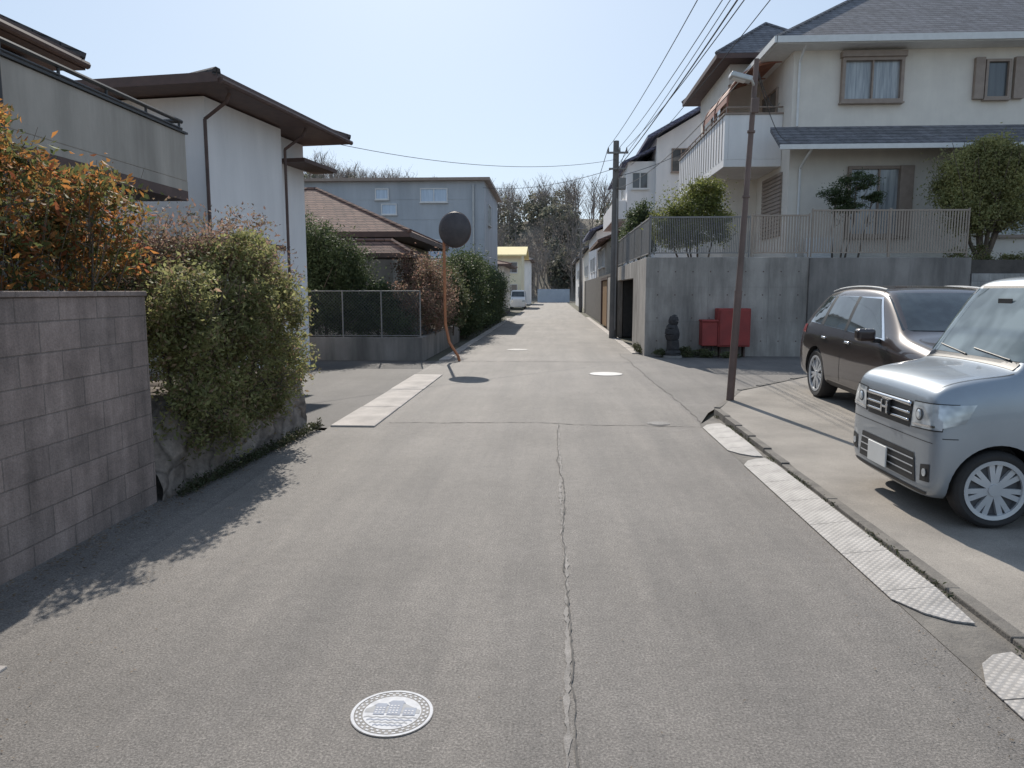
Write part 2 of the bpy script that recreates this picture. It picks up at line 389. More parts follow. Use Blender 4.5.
h_=ramp(nt_,vo.outputs['Distance'],[(.2,(1,1,1)),(.42,(0,0,0))])
c_=ramp(nt_,vo.outputs['Distance'],[(.2,(.44,.41,.38)),(.5,(.31,.29,.27))])
c2_=ramp(nt_,noise(nt_,objcoord(nt_),4,7,.7),[(.3,(.68,)*3),(.65,(1.15,)*3)])
nt_.links.new(mul(nt_,c_,c2_),b_.inputs['Base Color']); bumpn(nt_,b_,h_,.45,.004); b_.inputs['Roughness'].default_value=.65
rampm=m_
def ramp_plate(y0,y1,cut=None):
    xa,xb=1.885,2.17; za,zb=.012,.045
    m=MB()
    if cut is None: pts=[(xa,y0,0),(xb,y0,0),(xb,y1,0),(xa,y1,0)]
    elif cut=='far': pts=[(xa,y0),(xb,y0),(xb,y1),(xb-.1,y1-.03),(xb-.2,y1-.12),(xa,y1-.3)]
    else: pts=[(xa,y0+.3),(xb-.2,y0+.12),(xb-.1,y0+.03),(xb,y0),(xb,y1),(xa,y1)]
    def z(x,y):
        t=(x-xa)/(xb-xa); zz=za+(zb-za)*t
        if cut=='far': zz=za+(zb-za)*t*min(1,max(.12,(y1-y)/(y1-y0)))
        if cut=='near': zz=za+(zb-za)*t*min(1,max(.12,(y-y0)/(y1-y0)))
        return zz
    pts=[p[:2] for p in pts]; n=len(pts)
    top=[(x,y,z(x,y)) for x,y in pts]; bot=[(x,y,.004) for x,y in pts]
    m.add(bot+top,[tuple(range(n))[::-1]]+[(i,(i+1)%n,n+(i+1)%n,n+i) for i in range(n)])
    cx=sum(p[0] for p in pts)/n; cy=sum(p[1] for p in pts)/n
    m.add(top+[(cx,cy,z(cx,cy)+.002)],[(i,(i+1)%n,n) for i in range(n)])
    m.obj('driveway_ramp_plate',rampm,bevel=.004,label='grey chequered ramp plate laid in the gutter against the kerb',cat='ramp plate',group='ramp plates along the kerb')
for a,b,cut in [(1.2,1.79,None),(1.8,2.39,None),(2.40,2.99,None),(3.0,3.42,'far'),(3.72,4.12,'near'),(4.125,4.72,None),(4.725,5.32,None),(5.325,5.92,None),(5.925,6.52,None),(6.525,7.12,None),(7.125,7.5,'far'),
                (7.58,7.95,'near'),(7.955,8.5,None),(8.505,9.05,None),(9.055,9.5,'far')]:
    ramp_plate(a,b,cut)

# manhole covers
def disc(mb,c,r0,r1,z,n=48,m=0,a0=0,a1=2*math.pi):
    vs=[];fs=[]
    for i in range(n+1):
        t=a0+(a1-a0)*i/n
        vs+=[(c[0]+r0*math.cos(t),c[1]+r0*math.sin(t),z),(c[0]+r1*math.cos(t),c[1]+r1*math.sin(t),z)]
        if i<n: fs.append((2*i,2*i+1,2*i+3,2*i+2))
    mb.add(vs,fs,m)
iron=M('cast_iron',(.14,.135,.135),(.09,.088,.088),20,.6,.4,80,metal=.2)
wpaint=M('worn_white_paint',(.46,.47,.50),(.32,.33,.36),25,.6)
bpaint=M('worn_blue_paint',(.13,.17,.25),(.09,.12,.19),25,.6)
gpaint=M('worn_grey_paint',(.20,.215,.24),(.15,.16,.18),25,.6)
C=(-.637,2.78); e=thing('manhole_cover','small round decorated drain cover with white and blue inlay','manhole cover',(C[0],C[1],0))
m=MB(); m.cyl((C[0],C[1],-.02),(C[0],C[1],.0035),.168,n=48); m.obj('frame',iron,e)
z_=.004
m=MB(); disc(m,C,0.0001,.151,z_,m=0)
for k in range(32):
    a=2*math.pi*k/32; disc(m,C,.139,.147,z_+.001,n=3,m=1,a0=a,a1=a+.10); disc(m,C,.124,.133,z_+.001,n=3,m=1,a0=a+.10,a1=a+.19)
disc(m,C,.153,.165,z_+.001,m=1)
disc(m,C,0.0001,.118,z_+.001,m=1)
def pl(pts,lev,mm): m.poly([(C[0]+x,C[1]+y,z_+.001+lev*.0007) for x,y in pts],mm)
def rc(x0,x1,y0,y1,lev,mm): pl([(x0,y0),(x1,y0),(x1,y1),(x0,y1)],lev,mm)
# stepped buildings, hill line and waves (generic town picture)
pl([(-.112,.02),(-.06,.06),(-.02,.035),(.03,.075),(.07,.045),(.112,.02),(.112,-.005),(-.112,-.005)],1,3)
rc(-.075,-.03,-.02,.045,2,2); pl([(-.085,.045),(-.02,.045),(-.035,.062),(-.07,.062)],2,2)
rc(-.02,.035,-.02,.065,2,2); pl([(-.03,.065),(.045,.065),(.03,.085),(-.015,.085)],2,2)
rc(.045,.095,-.02,.035,2,2)
for bx,n_,y0_,y1_ in((-.070,3,-.010,.038),(-.014,3,-.010,.056),(.050,3,-.010,.028)):
    for i in range(n_):
        yy=y0_
        while yy+.012<=y1_:
            rc(bx+i*.014,bx+i*.014+.008,yy,yy+.009,3,1); yy+=.017
for k in range(4):
    w_=.108-k*.016; y0_=-.032-k*.018
    pts=[(-w_+2*w_*i/12,y0_+(.004 if i%2 else -.003)) for i in range(13)]
    m.add([(C[0]+x,C[1]+y,z_+.0018) for x,y in pts]+[(C[0]+x,C[1]+y-.008,z_+.0018) for x,y in pts],[(i,i+1,14+i,13+i) for i in range(12)],2 if k%2 else 3)
m.obj('cover',[iron,wpaint,bpaint,gpaint],e,recalc=False)
sheenm=M('cover_painted_sheen',(.60,.58,.55),(.48,.46,.44),12,.5,.2)  # pale colour stands in for bright reflection off the metal
for (x,y,rr,mt,lab) in [(1.12,15.25,.33,sheenm,'round manhole cover with painted bright sheen in the side street mouth'),(1.38,9.5,.12,iron,'small dark round valve cover in the asphalt'),(-1.0,21.5,.3,iron,'dark round manhole cover down the street')]:
    e=thing('manhole_cover',lab,'manhole cover',(x,y,0))
    m=MB(); m.cyl((x,y,-.02),(x,y,.005),rr+.025,n=40); m.obj('frame',iron,e)
    m=MB(); m.cyl((x,y,0),(x,y,.009),rr,n=40); m.obj('cover',mt,e)

# ------------------------------------------------------------------ left wall, bank
m=MB(); m.box(-3.33,-3.18,-8,5.66,-.05,1.66); m.box(-3.345,-3.165,-8,5.665,1.662,1.70)
m.obj('block_wall',blockm,label='weathered brownish grey concrete block wall beside the road',cat='wall',bevel=.006)
m_,nt_,b_=newmat('bank_stones'); v_=objcoord(nt_,(1,1,1.3)); vo=nt_.nodes.new('ShaderNodeTexVoronoi'); vo.feature='DISTANCE_TO_EDGE'; vo.inputs['Scale'].default_value=2.4; 
nz_=nt_.nodes.new('ShaderNodeTexNoise'); nz_.inputs['Scale'].default_value=2.5; nt_.links.new(v_,nz_.inputs['Vector'])
dm=nt_.nodes.new('ShaderNodeMix'); dm.data_type='RGBA'; dm.blend_type='LINEAR_LIGHT'; dm.inputs[0].default_value=.18; nt_.links.new(v_,dm.inputs[6]); nt_.links.new(nz_.outputs['Color'],dm.inputs[7])
nt_.links.new(dm.outputs[2],vo.inputs['Vector'])
vc=nt_.nodes.new('ShaderNodeTexVoronoi'); vc.inputs['Scale'].default_value=2.4; nt_.links.new(dm.outputs[2],vc.inputs['Vector'])
j_=ramp(nt_,vo.outputs['Distance'],[(.0,(.55,)*3),(.10,(1,)*3)]); bw=nt_.nodes.new('ShaderNodeRGBToBW'); nt_.links.new(vc.outputs['Color'],bw.inputs[0])
cc=ramp(nt_,bw.outputs[0],[(.2,(.22,.18,.15)),(.8,(.29,.245,.21))]); nf=ramp(nt_,noise(nt_,v_,9,8,.7),[(.3,(.5,)*3),(.7,(1.25,)*3)])
nt_.links.new(mul(nt_,mul(nt_,cc,j_),nf),b_.inputs['Base Color']); bumpn(nt_,b_,j_,.7,.04); b_.inputs['Roughness'].default_value=.95
stonem=m_
bm=bmesh.new(); nx,nz=60,14; vs={}
rr_=random.Random(5)
for i in range(nx+1):
    for j in range(nz+1):
        t=i/nx; y=5.68+t*3.25; z=-.05+j/nz*(.74+.06*math.sin(i*.9)); x=-3.16+.17*t-.12*j/nz+.04*math.sin(9*y+3*z)*math.cos(11*z+2*y)+rr_.uniform(-.012,.012)
        vs[i,j]=bm.verts.new((x,y,z))
for i in range(nx):
    for j in range(nz): bm.faces.new((vs[i,j],vs[i+1,j],vs[i+1,j+1],vs[i,j+1]))
bk={}
for i in range(nx+1): bk[i]=bm.verts.new((-4.6,5.68+i/nx*3.25,.80))
for i in range(nx): bm.faces.new((vs[i,nz],vs[i+1,nz],bk[i+1],bk[i]))
b0=bm.verts.new((-4.6,5.68+3.25,-.05)); bm.faces.new([vs[nx,j] for j in range(nz+1)]+[bk[nx],b0])
me=bpy.data.meshes.new('stone_bank'); bm.to_mesh(me); bm.free(); me.materials.append(stonem)
for p in me.polygons:p.use_smooth=True
o=link('stone_bank',me); tag(o,'low bank of rough field stones under the shrubs','wall')

plant('shrub','tall heavenly bamboo shrub with orange and green leaves behind blocks','shrub',(-4.0,5.2,0),
 [(-3.95,4.55,2.15,.5,.6,.55),(-3.75,4.9,2.4,.45,.5,.55),(-4.2,5.2,2.6,.5,.5,.5),(-3.7,5.45,2.0,.42,.5,.5),(-4.4,4.6,1.6,.6,.7,.5),(-3.9,4.0,1.9,.45,.6,.6),(-3.85,5.9,2.35,.5,.5,.45),(-3.65,6.0,1.9,.4,.4,.45),(-3.6,4.3,2.0,.3,.5,.4),(-3.55,5.0,1.95,.3,.5,.4),(-3.5,3.4,1.9,.35,.5,.45),(-3.45,5.5,2.35,.3,.35,.35)],
 15000,.07,L_nand,11,stems=1,trunk=.014,sub=34,tight=.19,tname='stems',aspect=.38,twigs=14)
plant('shrub','olive green shrub spilling over the stone bank','shrub',(-3.5,7.0,.7),
 [(-3.4,6.3,1.35,.48,.55,.55),(-3.25,6.75,1.0,.42,.55,.5),(-3.4,7.2,1.6,.52,.6,.6),(-3.12,7.6,1.1,.40,.55,.55),(-3.3,8.2,1.4,.48,.55,.55),(-3.05,8.4,.95,.33,.4,.42),(-3.15,6.2,.65,.27,.45,.45),(-3.05,7.3,.6,.22,.5,.42),(-3.03,6.7,.55,.2,.5,.4),(-2.98,8.0,.6,.2,.4,.35),
  (-3.08,6.2,1.55,.32,.45,.42),(-3.0,7.0,1.5,.34,.5,.45),(-2.98,7.9,1.6,.32,.5,.45),(-3.1,7.4,2.05,.34,.5,.32)],
 44000,.05,L_olive,12,stems=1,trunk=.018,sub=50,tight=.18,tname='stems',twigs=18)
plant('shrub','reddish brown shrub rising above the olive shrub','shrub',(-3.8,8.0,.7),
 [(-3.6,7.4,2.1,.5,.6,.45),(-3.55,8.3,2.2,.5,.5,.42),(-3.4,8.7,1.8,.42,.4,.45),(-3.85,6.8,2.0,.5,.5,.4),(-3.2,7.7,1.9,.35,.5,.35)],14000,.045,L_red,13,stems=1,trunk=.015,sub=34,tight=.19,tname='stems',twigs=16)
plant('shrub','dark evergreen shrub beside the white house','shrub',(-5.9,11.2,0),
 [(-5.8,10.9,1.5,.7,.6,.9),(-6.0,11.4,1.9,.6,.6,.6),(-6.5,10.6,1.8,.9,.7,.9)],22000,.07,L_mid,14,stems=1,trunk=.04,sub=30,tname='stems')
plant('shrub','dense dark evergreen shrub rising behind the chain link fence','shrub',(-6.0,19.6,.35),
 [(-6.3,19.2,1.5,.8,.6,1.0),(-6.1,19.4,2.5,.75,.6,.9),(-6.6,19.8,3.1,.8,.7,.7),(-5.4,19.5,2.2,.65,.6,.8),(-5.5,19.3,1.2,.7,.5,.7),(-7.2,19.5,2.0,.8,.7,1.2)],46000,.08,L_dark,15,stems=1,trunk=.05,sub=40,tight=.27,tname='stems')
r_=np.random.default_rng(4); n=1100
ys=r_.uniform(2.0,9,size=n); xs=-3.14+np.abs(r_.normal(size=n))*.16
pts=np.stack([xs,ys,np.full(n,.022)+r_.uniform(0,.015,size=n)],1)
o=leaves_mesh('leaf_litter',pts,.026,L_dry,5,up=3); o['kind']='stuff'; o['label']='dry fallen leaves along the foot of the wall'; o['category']='leaf litter'
n=1800; ys=r_.uniform(-1,10,size=n); k=(np.sin(ys*3.1)+np.sin(ys*7.7+1))>-.2; ys=ys[k]; n=len(ys)
pts=np.stack([2.20+r_.normal(size=n)*.02,ys,.02+np.abs(r_.normal(size=n))*.018],1)
o=leaves_mesh('kerb_weeds',pts,.026,L_weed,6,up=.2); o['kind']='stuff'; o['label']='small weeds growing in the kerb joint'; o['category']='weeds'
n=2600; ys=r_.uniform(5.8,9,size=n); pts=np.stack([-3.0+.03*r_.normal(size=n)+.05*(ys-7),ys,.02+np.abs(r_.normal(size=n))*.04],1)
o=leaves_mesh('bank_weeds',pts,.035,L_weed,8,up=.2); o['kind']='stuff'; o['label']='weeds along the foot of the stone bank'; o['category']='weeds'
n=1500; xs=r_.uniform(-2.4,2.1,size=n); ys=r_.uniform(1.5,16,size=n)
e_=np.abs(r_.normal(size=n)); k=r_.uniform(size=n)<.5; xs=np.where(k,-2.5+e_*.35,np.where(r_.uniform(size=n)<.6,1.88-e_*.15,xs))
o=leaves_mesh('road_grit',np.stack([xs,ys,np.full(n,.008)],1),.014,L_dry,16,up=4); o['kind']='stuff'; o['label']='tiny bits of leaf litter and grit on the asphalt'; o['category']='leaf litter'

# ------------------------------------------------------------------ left house with balcony
H=thing('house','tan house with long balcony, dark rail and dark tiled roof','house',(-9.5,6.5,0))
dz=.17
m=MB(); m.box(-14,-6.5,2.5,9.3,0,4.52); m.obj('wall',plt,H)
m=MB(); m.box(-14,-6.8,9.302,10.9,0,3.2); m.obj('annex_wall',plt,H)
m=MB(); hip(m,-14.6,-6.15,1.9,9.85,4.74,.42,.16,0,1); m.obj('roof',[tiled,trimb],H)
m=MB(); m.box(-6.34,-5.42,4.5,11.0,3.0+dz,3.14+dz); m.box(-6.34,-5.42,4.5,11.0,2.86+dz,2.998+dz,1) ; m.obj('balcony_floor',[plt,trimb],H)
m=MB(); m.box(-5.52,-5.42,4.5,11.0,3.142+dz,3.82+dz); m.box(-7.4,-5.522,10.9,11.0,3.142+dz,3.82+dz); m.box(-7.4,-6.35,9.8,10.88,3.0+dz,3.14+dz); m.obj('balcony_parapet',plt,H,bevel=.01)
m=MB(); m.cyl((-5.47,4.5,4.0+dz),(-5.47,11,4.0+dz),.03,n=8); m.cyl((-5.47,4.5,3.9+dz),(-5.47,11,3.9+dz),.02,n=8)
m.box(-5.55,-5.39,4.5,11.03,3.823+dz,3.85+dz)
for k in range(8): m.cyl((-5.47,4.7+k*.89,3.85+dz),(-5.47,4.7+k*.89,4.0+dz),.018,n=6)
m.cyl((-5.47,10.95,4.0+dz),(-7.4,10.95,4.0+dz),.03,n=8)
m.obj('balcony_rail',trimd,H)
m=MB(); m.tube([(-6.12,1.9,4.64),(-6.12,9.85,4.64)],.05,8); m.obj('gutter_pipe',trimb,H)
window(H,'+x',-6.5,6.9,8.9,3.3,4.4,dglass,trimd)
window(H,'+x',-6.5,6.5,8.9,.6,2.4,dglass,trimd)
m=MB(); m.cyl((-5.2,6.95,0),(-5.2,6.95,7.5),.04,.035,n=10); m.box(-5.3,-4.8,6.9,7.0,6.2,6.26); m.cyl((-5.0,6.95,6.26),(-5.0,6.95,6.5),.05,n=8)
m.obj('service_pole',trimd,label='thin dark steel service pole with cable bracket by the house',cat='pole')

# ------------------------------------------------------------------ white house (turned slightly from the street)
H=thing('house','white plastered house with brown eaves and downpipes','house',(-5.28,11.85,0),rot=(0,0,rad(-8)))
m=MB(); m.box(-12,-5.95,12.5,15.1,0,4.94); m.box(-12,-6.3,15.102,16.75,0,4.94); m.obj('wall',plw,H)
m=MB(); hip(m,-12.7,-5.28,11.85,17.0,5.12,.26,.15,0,1); m.obj('roof',[tiled,trimb],H)
m=MB(); m.box(-6.29,-5.7,15.6,17.2,4.38,4.46); m.obj('side_canopy',trimb,H)
for (x,y) in [(-5.9,12.43),(-5.90,15.15)]:
    m=MB(); m.tube([(-5.42,y,4.95),(-5.5,y,4.80),(x,y,4.55),(x,y,0)],.03,8); m.obj('downpipe',trimb,H)
m=MB(); m.tube([(-5.25,11.9,5.0),(-5.25,17.0,5.0)],.05,8); m.obj('gutter_pipe',trimb,H)
m=MB(); m.box(-12.02,-5.93,12.48,15.11,2.52,2.62); m.obj('belt_course',trimb,H)
window(H,'+x',-5.95,13.2,14.6,.9,2.1,dglass,trimb)
window(H,'-y',12.5,-10.5,-8.8,3.1,4.2,dglass,trimb)

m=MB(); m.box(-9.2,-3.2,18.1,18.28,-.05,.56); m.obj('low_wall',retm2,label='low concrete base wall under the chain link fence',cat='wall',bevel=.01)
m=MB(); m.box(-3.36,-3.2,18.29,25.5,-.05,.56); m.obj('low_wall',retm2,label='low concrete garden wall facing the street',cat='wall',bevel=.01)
chain=M('dark_wire',(.10,.11,.105),(.075,.08,.08),8,.5,metal=.3)
F=thing('chain_link_fence','dark chain link fence on the low wall','fence',(-6.2,18.18,.56))
for k in range(7):
    m=MB(); x=-9.07+k*.97; m.cyl((x,18.18,.5),(x,18.18,1.72),.018,n=8); m.obj('post',fenceg,F)
m=MB(); x0,x1,z0,z1=-9.07,-3.25,.6,1.68; h=z1-z0; s=.085
for k in range(int((x1-x0+h)/s)):
    for sg in (1,-1):
        a=x0-h+k*s
        t0=max(0,(x0-a)/h); t1=min(1,(x1-a)/h)
        if t1<=t0: continue
        xa,xb=a+h*t0,a+h*t1; za,zb=z0+h*t0,z0+h*t1
        if sg<0: za,zb=z1-h*t0,z1-h*t1
        m.cyl((xa,18.18,za),(xb,18.18,zb),.006,n=3,caps=False)
m.obj('mesh',chain,F)
m=MB(); m.cyl((x0,18.18,1.70),(x1,18.18,1.70),.014,n=8); m.cyl((x0,18.18,.60),(x1,18.18,.60),.012,n=6); m.obj('rail',fenceg,F)

g=MB(); g.box(-30,-3.37,18.3,60,-.05,.35); structure(g,'garden_ground',soil)
plant('shrub','reddish garden shrub behind the low wall','shrub',(-3.8,20.2,.35),
 [(-3.7,19.6,1.4,.6,.6,.7),(-3.4,20.6,1.9,.55,.8,.8),(-3.9,21.0,2.2,.6,.8,.8),(-3.2,21.4,1.3,.5,.7,.7),(-3.1,19.4,1.1,.4,.5,.5),(-3.0,20.2,1.5,.4,.6,.5)],17000,.075,L_red,21,stems=1,trunk=.03,sub=30,tname='stems',twigs=12)
plant('shrub','grey green garden shrub leaning over the low wall','shrub',(-3.4,23,.35),
 [(-3.5,22.6,1.7,.7,.9,.9),(-3.3,24.0,1.6,.6,.9,.9),(-2.95,23.2,1.0,.35,.8,.6)],16000,.09,L_mid,22,stems=1,trunk=.03,sub=24,tname='stems')
plant('shrub','low dark garden shrubs behind the chain link fence','shrub',(-5.0,19.6,.35),
 [(-5.0,19.5,1.0,.6,.4,.6),(-4.5,19.7,1.4,.55,.45,.6),(-4.1,19.3,.9,.5,.4,.45)],14000,.08,L_dark,23,stems=1,trunk=.03,sub=30,tight=.27,tname='stems')
for i,(ya,yb,ht) in enumerate([(26.2,30.6,3.15),(31,36.5,2.95),(37,44.5,2.8)]):
    cl=[]; n=int((yb-ya)/.9); r=random.Random(i)
    for k in range(n+1):
        y=ya+.4+(yb-ya-.8)*k/n
        for z in (.7,1.6,ht-.65): cl.append((-3.4+r.uniform(-.06,.06),y,z+r.uniform(-.08,.08),.68,.65,.68))
    plant('hedge','tall clipped dark evergreen hedge along the street','hedge',(-3.4,(ya+yb)/2,.3),cl,44000,.10,L_dark,30+i,group='hedges along the street',stems=1,trunk=.03,sub=18,tight=.32,tname='stems')

H=thing('house','old low house with reddish brown tiled hip roof','house',(-8.3,26,.3))
m=MB(); m.box(-12,-4.9,22.8,29.5,.3,3.25); m.obj('wall',plt,H)
m=MB(); hip(m,-12.6,-4.2,22.0,30.1,3.45,.44,.16,0,1); m.obj('roof',[tileb,trimb],H)
m=MB(); hip(m,-8.0,-3.9,20.6,22.0,2.75,.55,.12,0,1); m.obj('porch_roof',[tileb,trimb],H)
for x in (-7.8,-4.1):
    m=MB(); m.box(x-.06,x+.06,20.8,20.92,.3,2.62); m.obj('porch_post',trimb,H)
window(H,'-y',22.8,-11,-9,1.0,2.4,dglass,trimb); window(H,'-y',22.8,-8.2,-6,.8,2.5,dglass,trimb)
H=thing('building','two storey blue-grey building with flat roof and small windows','building',(-8.2,42,.3))
m=MB(); m.box(-13.4,-3.45,38,47,.3,7.2); m.obj('wall',plg,H)
m=MB(); m.box(-13.7,-3.15,37.7,47.3,7.2,7.34); m.obj('roof',trimt,H)
for a,b,c,d in [(-6.7,-5.3,6.15,6.85),(-9.0,-8.3,6.3,6.85),(-8.7,-7.9,5.55,6.1),(-12.65,-11.9,6.0,6.7),(-6.9,-5.6,3.4,4.3),(-11.6,-10,3.4,4.4)]:
    window(H,'-y',38,a,b,c,d,bglass,trimw,mull=1 if b-a>1 else 0)
window(H,'+x',-3.45,40,41.5,5.2,6.3,dglass,alum)
m=MB()
for k in range(6): m.box(-13.4,-3.45,37.985,37.998,1.3+k*1.0,1.312+k*1.0)
m.obj('cladding_joints',plg,H)
m=MB(); m.tube([(-4.0,37.93,7.0),(-4.0,37.93,.3)],.05,8); m.obj('downpipe',alum,H)
H=thing('house','small cream yellow house with yellowish roof near the street end','house',(-6,78,0))
m=MB(); m.box(-10,-3.1,75,83,0,5.3); m.obj('wall',M('pale_yellow_plaster',(.80,.74,.55),(.74,.68,.5),1,.9),H)
m=MB(); gable(m,-10.6,-2.6,74.3,83.7,5.3,.22,'x'); m.obj('roof',[ply,ply],H)
m=MB(); m.ext([(-3.12,75,5.2),(-3.12,83,5.2),(-3.12,79,6.0)],(-6.8,0,0)); m.obj('gable_wall',plb,H)
for a in (-9,-6.9,-4.8): window(H,'-y',75,a,a+1.3,3.5,4.6,dglass,trimw)
for a in (-9,-4.8): window(H,'-y',75,a,a+1.3,1.2,2.4,dglass,trimw)
H=thing('house','low cream house with brown tiled roof behind the hedges','house',(-6.3,60,0))
m=MB(); m.box(-9.5,-3.7,57,65,0,3.6); m.obj('wall',plb,H)
m=MB(); hip(m,-10.1,-3.1,56.4,65.6,3.75,.25,.15,0,1); m.obj('roof',[tileb,trimb],H)
window(H,'-y',57,-5.8,-4.4,1.4,2.5,dglass,trimw); window(H,'-y',57,-8.6,-7.2,1.4,2.5,dglass,trimw)
H=thing('house','white house with grey roof at the end of the street','house',(-5.5,100,0))
m=MB(); m.box(-8,-2.9,96,104,0,5.6); m.obj('wall',plw,H)
m=MB(); hip(m,-8.6,-2.4,95.4,104.6,5.7,.35,.15,0,1); m.obj('roof',[tileg,trimb],H)
window(H,'-y',96,-5,-3.7,3.5,4.6,dglass,trimw)

E=thing('traffic_mirror','round traffic mirror seen from behind on a bent orange pole','traffic mirror',(-2.62,18.0,0))
m=MB(); m.tube([(-2.24,17.9,-.05),(-2.28,17.9,.12),(-2.5,17.95,.45),(-2.6,18,.9),(-2.62,18,3.45)],.034,12); m.obj('pole',orange,E,smooth=True)
def mirv(m): m.v=[(x-2.34,y+17.93,z*1.1+3.16) for x,y,z in m.v]
m=MB(); m.lathe_y([(0.001,-.10),(.12,-.095),(.30,-.06),(.365,-.02),(.38,.0),(.38,.03),(.365,.03)],40); mirv(m); m.obj('mirror_back',mirback,E,smooth=True)
m=MB(); m.lathe_y([(.364,.02),(.392,.02),(.392,.05),(.364,.05)],40); mirv(m); m.obj('rim',M('rim_rust',(.22,.12,.09),(.16,.09,.07),6,.5),E)
m=MB(); m.lathe_y([(0.001,.10),(.2,.085),(.364,.035)],40); mirv(m); m.obj('mirror_face',mirf,E,smooth=True)
m=MB(); m.box(-2.66,-2.36,17.86,17.90,3.13,3.20); m.obj('bracket',mirback,E)

# ------------------------------------------------------------------ right: terrace
g=MB(); g.box(2.66,40,19.9,22.6,-.05,2.5); g.box(7.6,40,22.602,28.2,-.05,2.5); g.box(2.66,40,28.202,62,-.05,2.5); g.box(2.66,7.598,22.602,28.2,2.2,2.5)
structure(g,'raised_ground',soil)
E=thing('retaining_wall','stained cast concrete retaining wall with tie holes and garage opening','wall',(7,19.75,0))
m=MB(); m.box(2.44,6.6,19.66,19.88,-.05,2.57); 
m.box(2.44,2.64,19.882,22.7,-.05,2.57); m.box(2.44,2.64,28.1,31,-.05,2.57); m.box(2.44,2.64,22.702,28.098,2.08,2.57)
m.obj('wall',retm,E,bevel=.012)
m=MB(); m.ext([(6.602,19.60,-.05),(10.7,19.75,-.05),(10.7,19.88,-.05),(6.602,19.88,-.05)],(0,0,2.6)); m.obj('wall_extension',retm2,E,bevel=.012,label='angled section of concrete wall with its shade coloured in')  # shade of the angled face is put into this darker concrete colour
m=MB()
for k in range(9):
    for j in range(4):
        m.cyl((2.75+k*.45,19.657,.4+j*.6),(2.75+k*.45,19.664,.4+j*.6),.018,n=10)
m.obj('tie_holes',trimb,E)
m=MB()
for x in (4.05,5.6): m.box(x,x+.006,19.657,19.664,0,2.56)
for z in (.9,1.8): m.box(2.46,6.58,19.658,19.664,z,z+.005)
m.obj('wall_joints',retm2,E)
m=MB(); m.box(6.9,7.5,22.7,28.1,0,2.19); m.box(2.66,6.89,22.61,22.7,0,2.19); m.box(2.66,6.89,28.11,28.19,0,2.19); m.obj('garage_shade_lining',trimd,E)  # lining coloured dark to carry the shade of the garage opening
m=MB(); m.ext([(10.72,19.72,-.05),(20,20.3,-.05),(20,20.5,-.05),(10.72,19.9,-.05)],(0,0,2.2)); m.obj('block_wall',blockx,label='pale concrete block wall below the garden',cat='wall')
def slat_fence(label,p0,p1,z,h,mat,gap=.085,bw=.022,group='fences on the retaining wall'):
    p0=Vector((*p0,z));p1=Vector((*p1,z)); d=p1-p0; L=d.length; d.normalize(); nn=Vector((-d.y,d.x,0))
    F=thing('slat_fence',label,'fence',tuple((p0+p1)/2),group)
    def ob(m,a,b,t,z0,z1):
        A=p0+d*a;B=p0+d*b
        m.ext([tuple(A-nn*t+Vector((0,0,z0))),tuple(B-nn*t+Vector((0,0,z0))),tuple(B+nn*t+Vector((0,0,z0))),tuple(A+nn*t+Vector((0,0,z0)))],(0,0,z1-z0))
    k=max(1,round(L/1.9))
    for i in range(k+1):
        m=MB(); c=L*i/k; ob(m,max(0,c-.025),min(L,c+.025),.025,0,h+.03); m.obj('post',mat,F)
    m=MB(); ob(m,0,L,.015,h-.04,h); ob(m,0,L,.015,.1,.13)
    for i in range(int(L/gap)): ob(m,i*gap+.02,i*gap+.02+bw,.006,.13,h-.04)
    m.obj('panel',mat,F)
slat_fence('grey fine slatted aluminium fence on the retaining wall',(2.54,19.77),(5.1,19.77),2.57,1.05,fenceg,gap=.045,bw=.016)
slat_fence('beige slatted aluminium fence on the retaining wall',(5.14,19.77),(6.6,19.77),2.57,1.08,fencem,gap=.07,bw=.034)
slat_fence('taller beige slatted fence on the shade-coloured wall section',(6.64,19.74),(10.6,19.82),2.57,1.2,fencem,gap=.07,bw=.036)
slat_fence('grey slatted aluminium fence on the street side of the wall',(2.54,19.85),(2.54,30.9),2.57,1.05,fenceg)

# ------------------------------------------------------------------ big right house
Z0=2.5
H=thing('house','large cream two storey house with grey tiled hip roof and balcony','house',(11,27,Z0))
m=MB(); m.box(7.0,17.5,23.0,31,Z0,8.66); m.box(5.9,6.998,26.5,31,Z0,8.6); m.obj('wall',plb,H)
m=MB(); hip(m,6.3,18.2,22.35,31.7,8.82,.66,.18,0,1); m.obj('roof',[tileg,trimw],H)
m=MB(); hip(m,5.3,9.5,25.6,32.0,9.4,.75,.16,0,1); m.box(5.9,8.9,26.3,31.2,8.6,9.24,2); m.obj('wing_roof',[tileg,trimb,plb],H)
m=MB(); m.ext([(6.4,21.9,5.80),(6.4,22.998,6.50),(6.4,22.998,6.36),(6.4,21.9,5.66)],(11.6,0,0)); m.obj('pent_roof',tileg,H)
m=MB(); m.box(6.38,18.0,21.84,21.898,5.66,5.79); m.obj('eave_gutter',trimw,H)
m=MB(); m.box(6.28,18.2,22.27,22.345,8.66,8.84); m.box(6.22,6.296,22.27,31.7,8.66,8.84); m.obj('roof_gutter',trimw,H)
window(H,'-y',23,8.35,10.1,7.15,8.4,wglass,trimt,mull=1,fw=.09,dep=.16,hood=.06)
window(H,'-y',23,12.4,13.1,7.2,8.3,dglass,trimt,mull=0,fw=.07,dep=.12)
window(H,'-y',23,8.7,10.5,3.3,5.35,wglass,trimt,mull=1,fw=.09,dep=.12)
window(H,'-y',23,13.0,15,3.3,5.35,wglass,trimt)
for a in ((12.1,12.36),(13.2,13.5)):
    m=MB(); m.box(a[0],a[1],22.86,22.99,7.2,8.35); m.obj('shutter',trimt,H)
